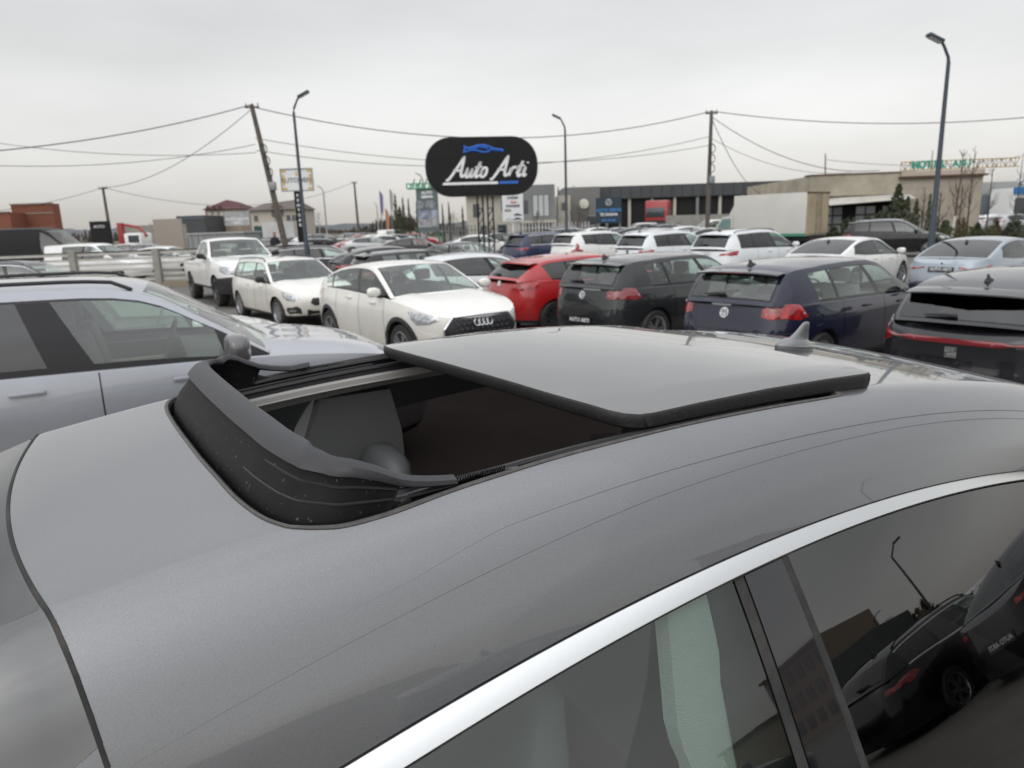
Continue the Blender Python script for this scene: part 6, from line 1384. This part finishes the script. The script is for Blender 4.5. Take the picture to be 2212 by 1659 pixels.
# ------------------------------------------------------------------ trees and shrubs
LEAF = mat('conifer_leaf', (.038, .052, .028), .9, noise=(1.2, (.075, .085, .042), .35, .65)); LEAF2 = mat('box_leaf', (.05, .065, .022), .9, noise=(2, (.085, .095, .035), .35, .65)); LEAF3 = mat('dry_leaf', (.10, .075, .04), .9, noise=(2, (.14, .11, .06), .35, .65))
BARK = mat('bark', (.085, .07, .055), .95); WBARK = mat('limewashed_bark', (.55, .53, .50), .9)
_pl = {}
def leafy(kind, seed):
    """foliage as many small faces inside a profile; kind: cypress, ball, bush, dry"""
    k_ = (kind, seed)
    if k_ in _pl: return _pl[k_]
    r = random.Random(seed * 7 + len(kind)); mb = MB(); n, L = {'cypress': (900, LEAF), 'ball': (420, LEAF2), 'bush': (1300, LEAF), 'dry': (800, LEAF3)}[kind]
    for _ in range(n):
        if kind == 'cypress':
            z = r.random() ** 1.15; R_ = .16 * (1 - z) ** .62 * (min(1, z * 8 + .4)) * (1 + .18 * sin(z * 40 + seed)); a = r.uniform(0, 2 * pi); q = R_ * sqrt(r.uniform(.25, 1.1)); c = Vector((q * cos(a), q * sin(a), .04 + z * .96)); s_ = .028
        elif kind == 'ball':
            v = Vector((r.gauss(0, 1), r.gauss(0, 1), r.gauss(0, 1))).normalized() * .46 * r.uniform(.85, 1.08); c = v + Vector((0, 0, .5)); s_ = .07
        else:
            a = r.uniform(0, 2 * pi); z = r.random() ** .8; q = .5 * (1 - z * .7) * (1 + .3 * sin(3 * a + seed) + .2 * sin(7 * a)) * sqrt(r.random()); c = Vector((q * cos(a), q * sin(a), z * (.8 + .2 * sin(a * 2 + seed)))); s_ = .065
        d1 = Vector((r.uniform(-1, 1), r.uniform(-1, 1), r.uniform(-.2, 1.4))).normalized() * s_ * r.uniform(.6, 1.5); d2 = Vector((r.uniform(-1, 1), r.uniform(-1, 1), r.uniform(-1, 1))).normalized() * s_ * .6
        mb.add([c - d1, c + d2, c + d1, c - d2], [(0, 1, 2, 3)], L, False)
    _pl[k_] = mb.mesh('foliage', False); return _pl[k_]
def plant(kind, px, Y, pyt, wpx, lab, name, grp=None, cat='tree', trunk=.04, z0=0.0, stem=None):
    b = gpt(px, Y); z = zat(px, pyt, Y); t = empty(name, b, random.uniform(0, 6), lab, cat, grp); w = wpx / 1535 * Y
    o = bpy.data.objects.new('crown', leafy(kind, random.randint(0, 3))); COL.objects.link(o); o.parent = t; o.location.z = z0
    s_ = w / {'cypress': .34, 'ball': .95, 'bush': 1.0, 'dry': 1.0}[kind]; o.scale = (s_, s_, z - z0)
    MB().tube([(0, 0, -.1), (0, 0, z0 + (z - z0) * .7)], [trunk * 1.3, trunk * .6], BARK, 6).build('trunk', t); return t
def bare(px, Y, pyt, lab, seed, white=False, spread=.22, nb=16, lean=0):
    r = random.Random(seed); b = gpt(px, Y); z = zat(px, pyt, Y); t = empty('bare_tree', b, 0, lab, 'tree')
    MB().tube([(0, 0, -.1), (lean * .3, 0, z * .35), (lean, 0, z * .75), (lean * 1.1, 0, z)], [.06, .045, .025, .008], BARK, 6).build('trunk', t)
    if white: MB().tube([(0, 0, 0), (lean * .25, 0, z * .33)], [.072, .060], WBARK, 8).build('whitewash', t)
    mb = MB()
    for k in range(nb):
        h_ = z * r.uniform(.28, .95); a = r.uniform(0, 2 * pi); L = z * spread * (1.15 - h_ / z) * r.uniform(.7, 1.4); p0 = Vector((lean * h_ / z, 0, h_)); p1 = p0 + Vector((cos(a) * L * .6, sin(a) * L * .6, L * .7)); p2 = p1 + Vector((cos(a) * L * .25, sin(a) * L * .25, L * .9))
        mb.tube([p0, p1, p2], [.018, .012, .004], BARK, 4)
        for j in range(4):
            q0 = p0.lerp(p1, r.uniform(.3, 1)) if j < 2 else p1.lerp(p2, r.uniform(0, .7)); q1 = q0 + Vector((r.uniform(-1, 1), r.uniform(-1, 1), r.uniform(.3, 1.4))).normalized() * L * .45; mb.tube([q0, q1], [.008, .003], BARK, 3)
    mb.build('branches', t); return t
for i, (px, Y, pyt, w_, lab) in enumerate(((858, 66, 420, 17, 'left of the pair of full cypresses left of the advertising tower'), (874, 70, 428, 13, 'thinner middle cypress of the group left of the advertising tower'), (866, 64, 447, 26, 'broad short cypress at the foot of the left pair'), (886, 68, 430, 11, 'slim cypress right of the pair, close to the advertising tower'), (904, 72, 432, 14, 'cypress hidden half behind the advertising tower'), (958, 72, 440, 9, 'slim cypress between the tower and the oval sign'), (972, 74, 436, 10, 'second slim cypress between the tower and the oval sign'), (1001, 76, 446, 10, 'cypress at the left corner of the cream house'), (1207, 90, 404, 10, 'cypress between the grey block and the lamp post'), (1240, 92, 402, 9, 'cypress right behind the lamp post by the warehouse'))):
    plant('cypress', px, Y, pyt, w_, 'dark cypress: ' + lab if False else 'dark ' + lab, 'cypress', 'dark cypresses along the road')
for i, (px, Y, pyt, w_, lab) in enumerate(((1934, 43, 400, 34, 'blue green conifer at the corner of the beige building'), (1975, 41.5, 430, 16, 'narrow conifer in front of the block wall, left of the two'), (2003, 41, 420, 12, 'narrow tall conifer in front of the block wall beside the lamp post'), (2016, 41, 438, 13, 'dark narrow conifer just right of the lamp post'), (1955, 42, 425, 22, 'loose conifer between the corner conifer and the narrow ones'))):
    plant('cypress', px, Y, pyt, w_ * 1.6, lab, 'conifer', 'conifers in front of the pale buildings')
bushes = [(1800, 42, 488, 46), (1835, 41, 470, 52), (1870, 41, 465, 50), (1905, 41, 455, 50), (1940, 40.5, 470, 50), (1972, 40, 478, 46), (2040, 39, 476, 50), (2075, 39.5, 470, 46), (2110, 40, 480, 50), (2150, 39.5, 470, 44), (2190, 39, 474, 50), (2225, 40, 462, 44)]
where = ['lowest, beside the truck doors', 'under the awning of the beige building', 'before the steel windows', 'by the corner conifer', 'left of the narrow conifers', 'among the narrow conifers', 'right of the lamp post', 'left of the limewashed trunk', 'right of the limewashed trunk', 'between the two clipped balls', 'near the right edge', 'at the very right edge']
for i, (px, Y, pyt, w_) in enumerate(bushes): plant('bush' if i < 7 else ('dry' if i % 2 else 'bush'), px, Y, pyt, w_, ('loose green shrub ' if i < 7 or i % 2 == 0 else 'reddish dry shrub ') + where[i], 'shrub', 'shrubs in front of the pale buildings', 'shrub')
for px, pyt, lab in ((2052, 490, 'clipped round ball shrub nearest the limewashed trunk'), (2094, 488, 'clipped round ball shrub right of the limewashed trunk'), (2140, 487, 'clipped round ball shrub nearest the right edge')): plant('ball', px, 34, pyt, 26, lab, 'ball_shrub', 'clipped ball shrubs', 'shrub', z0=.5)
bare(2058, 38, 322, 'tall bare sapling with limewashed trunk right of the lamp post', 3, True, .16, 20, .15)
bare(2088, 40, 316, 'tall bare sapling behind the roof sign lattice', 5, False, .15, 18); bare(2130, 42, 350, 'slender bare sapling in front of the grey hall', 8, False, .15, 14)
bare(2070, 43, 400, 'short bare tree against the block wall', 9); bare(2025, 43, 410, 'short forked bare tree against the block wall, right of the lamp', 11); bare(2190, 44, 330, 'bare sapling near the blue edged showroom', 12, False, .14, 14); bare(1990, 43.5, 405, 'short bare tree against the block wall, left of the lamp', 14)
for i, (px, Y, pyt) in enumerate(((975, 70, 455), (1160, 68, 458), (1250, 66, 440), (1268, 68, 452))): bare(px, Y, pyt, ['bare garden tree left of the cream house', 'bare garden tree under the grey block', 'bare spreading tree in front of the grey annexe', 'smaller bare tree left of the blue banner'][i], 20 + i, False, .34, 26)
for i, (px, Y, pyt) in enumerate(((690, 200, 460), (470, 190, 470), (420, 170, 474))): bare(px, Y, pyt, ['lone far bare tree right of the lattice signpost', 'far bare tree behind the hotel', 'far bare tree behind the dark showroom'][i], 30 + i, False, .4, 26)
twig_mass('dry_undergrowth', at(1790, 500, 38).x, at(2300, 500, 38).x, 42, 1.1, 900, 9)
# ------------------------------------------------------------------ cars far off
MS = {k: merged(T, 'car') for k, T in (('hatch', T_HATCH), ('suv', T_SUVB), ('sed', T_A5), ('cad', T_CAD))}
cols = dict(w=WHITE, k=BLACKP, g=GREYM, s=paint('silver_paint', (.45, .46, .47), .5), r=REDP, b=NAVY, d=DGREY, n=BROWN)
cn = dict(w='white', k='black', g='grey', s='silver', r='red', b='navy', d='dark grey', n='brown'); tn = dict(hatch='hatchback', suv='suv', sed='saloon', cad='small van')
def far(kind, px, Y, rz, c, lab):
    o = bpy.data.objects.new('parked_car', MS[kind]); COL.objects.link(o); o.location = gpt(px, Y); o.rotation_euler = (0, 0, radians(rz))
    for i, sl_ in enumerate(o.material_slots):
        if MS[kind].materials[i] == PX: sl_.link = 'OBJECT'; sl_.material = cols[c]
    tag(o, cn[c] + ' ' + tn[kind] + ' ' + lab, 'car', GR3)
for a in (('suv', 748, 70, 170, 'k', 'left of the far row under the cypresses'), ('hatch', 770, 66, 200, 'r', 'in the far row beside the black one'), ('hatch', 793, 64, 205, 'w', 'in the far row, first of the white ones'), ('sed', 818, 62, 205, 'w', 'in the far row, second of the white ones'), ('hatch', 842, 63, 205, 's', 'in the far row nearest the cypresses'), ('sed', 800, 56, 5, 's', 'driving past before the far row'),
    ('sed', 893, 44, 5, 'k', 'with its roof light on the verge below the advertising tower'), ('cad', 862, 74, 0, 'w', 'half hidden under the broad cypress'), ('hatch', 903, 66, 0, 'r', 'peeping out at the foot of the advertising tower'), ('sed', 1035, 46, 10, 'w', 'with a cream body behind the oval sign posts'), ('sed', 1082, 50, 15, 'd', 'right of the oval sign posts'),
    ('suv', 700, 75, 10, 'd', 'behind the thin grey lamp post'), ('hatch', 672, 80, 10, 's', 'behind the lattice signpost'), ('sed', 640, 40, -8, 's', 'with a glossy roof at the foot of the leaning pole'), ('suv', 556, 47, 185, 'k', 'in front of the person in dark clothes'),
    ('hatch', 1300, 62, 20, 'w', 'below the blue banner, left'), ('sed', 1340, 60, 20, 's', 'below the blue banner, right'), ('suv', 1378, 72, 190, 'w', 'small in front of the red truck'), ('hatch', 1375, 52, 20, 'd', 'below the low concrete wall, left end'), ('sed', 1415, 50, 20, 'g', 'below the low concrete wall, middle'), ('suv', 1455, 54, 15, 'd', 'below the low concrete wall, right of the middle'), ('hatch', 1492, 50, 15, 'w', 'below the low concrete wall, right end'),
    ('cad', 1535, 56, 190, 'w', 'beside the upright utility pole'), ('sed', 1530, 44, 15, 's', 'in front of the box truck cab'), ('hatch', 1440, 44, 25, 's', 'behind the white suv with hooked lights'), ('sed', 1395, 42, 25, 'k', 'behind the white suv with tall lights'), ('suv', 1240, 50, 15, 'g', 'behind the navy suv'),
    ('hatch', 2150, 60, 15, 'w', 'parked high in front of the grey hall'), ('hatch', 2186, 58, 15, 's', 'parked in front of the blue edged showroom')): far(*a)
r = random.Random(4)
ANCH = ['left of the low dark showroom', 'below the left end of the low dark showroom', 'below the right end of the low dark showroom', 'below the dark red roofed hotel', 'below the gap between hotel and pale billboard', 'below the pale grey billboard', 'below the green covered stand', 'below the brown roofed cream house', 'behind the white hoarding']
for i in range(26):
    far(r.choice(('hatch', 'suv', 'sed')), 395 + i * 10.5, 118 + 12 * (i % 2) + r.uniform(-3, 3), r.choice((75, 90, 100, 260)), r.choice('wskgdwb'), ['left', 'middle', 'right'][i % 3] + ' of three ' + ANCH[i // 3])
far('hatch', 288, 60, 0, 'w', 'left of the low pale wall'); far('suv', 205, 52, 8, 'k', 'behind the tall black van'); far('sed', 320, 56, 4, 'g', 'in front of the low pale wall')
far('suv', 95, 44, 5, 'w', 'with its roof above the black van')
# ------------------------------------------------------------------ off to the right, mirrored in the side glass
def mir(az, D, z=0.0): return Vector((.8 + D * sin(radians(az)), 1.25 + D * cos(radians(az)), z))
def lamp_m(az, D, lab):
    b = mir(az, D); t = empty('street_lamp', b, 0, lab, 'street lamp', 'street lamps of the lot and road'); MB().tube([(0, 0, 0), (0, 0, 6.6)], [.11, .07], POLEG, 8).build('pole', t); MB().tube([(0, 0, 6.6), (0, .6, 7.0)], .06, POLEG, 6).build('bracket', t); mb = MB(); mb.box((0, .95, 7.05), (.26, .7, .09), POLEG, bevel=.02); mb.build('lamp_head', t)
lamp_m(100.7, 62, 'street lamp mirrored in the middle of the rear side glass'); lamp_m(95.0, 34, 'street lamp mirrored high in the rear side glass'); lamp_m(113.5, 60, 'street lamp mirrored across the front side glass')
b = mir(100.6, 56); t = empty('billboard', b, radians(10), 'white billboard mirrored above the black estate', 'sign'); mb = MB(); mb.box((0, 0, 4.3), (.15, 3.4, 2.2), WB); mb.build('panel', t)
for y in (-1.2, 1.2): mb = MB(); mb.tube([(.1, y, 0), (.1, y, 4)], .09, GALV, 6); mb.build('post', t)
mb = MB(); mb.add([(-.09, -1.1, 4.5), (-.09, 1.0, 4.5), (-.09, .6, 4.9), (-.09, -.2, 5.05), (-.09, -.8, 4.8)], [(0, 1, 2, 3, 4)], DT); mb.build('car_logo', t)
text_obj('lettering', 'AUTO 2001', .62, DT, t, Matrix.Translation((-.09, 0, 3.75)) @ Matrix.Rotation(-pi / 2, 4, 'Z') @ Matrix.Rotation(pi / 2, 4, 'X'))
b = mir(104.2, 50); t = empty('building', b, radians(14), 'low dark flat-roofed building mirrored left of the billboard', 'building'); mb = MB(); mb.box((5, 0, 2.5), (10, 5.5, 5), DKCL); mb.build('wall', t)
b = mir(110.5, 58); t = empty('building', b, radians(20), 'three-storey building with arched windows mirrored in the pillar cover', 'building'); mb = MB(); mb.box((6, 0, 4.2), (12, 9.5, 8.4), mat('sandstone', (.30, .24, .18), .9)); mb.build('wall', t)
mb = MB(); mb.box((-.1, 0, 8.3), (.6, 9.8, .3), ROOFR); mb.build('eaves', t)
for k in range(6):
    for r_ in range(3): mb = MB(); mb.box((-.03, -4 + k * 1.6, 1.5 + r_ * 2.6), (.1, .9, 1.5), WING); mb.build('window', t)
b = mir(117, 66); t = empty('building', b, radians(20), 'long low house mirrored in the front side glass', 'building'); mb = MB(); mb.box((5, 0, 2.2), (10, 11, 4.4), mat('sandstone', (.30, .24, .18), .9)); mb.build('wall', t); mb = MB(); mb.box((-.1, 0, 4.5), (.8, 11.5, .3), ROOFR); mb.build('eaves', t)
for q, (az, D) in enumerate(((97.6, 62), (96.4, 66), (95.4, 60))):
    b = mir(az, D); t = empty('bare_tree', b, 0, ['leftmost', 'middle', 'rightmost'][q] + ' bushy bare tree mirrored right of the billboard', 'tree'); o = bpy.data.objects.new('crown', leafy('dry', q)); COL.objects.link(o); o.parent = t; o.scale = (4.5, 4.5, 4.2); o.location.z = .8; MB().tube([(0, 0, 0), (0, 0, 3)], .12, BARK, 6).build('trunk', t)
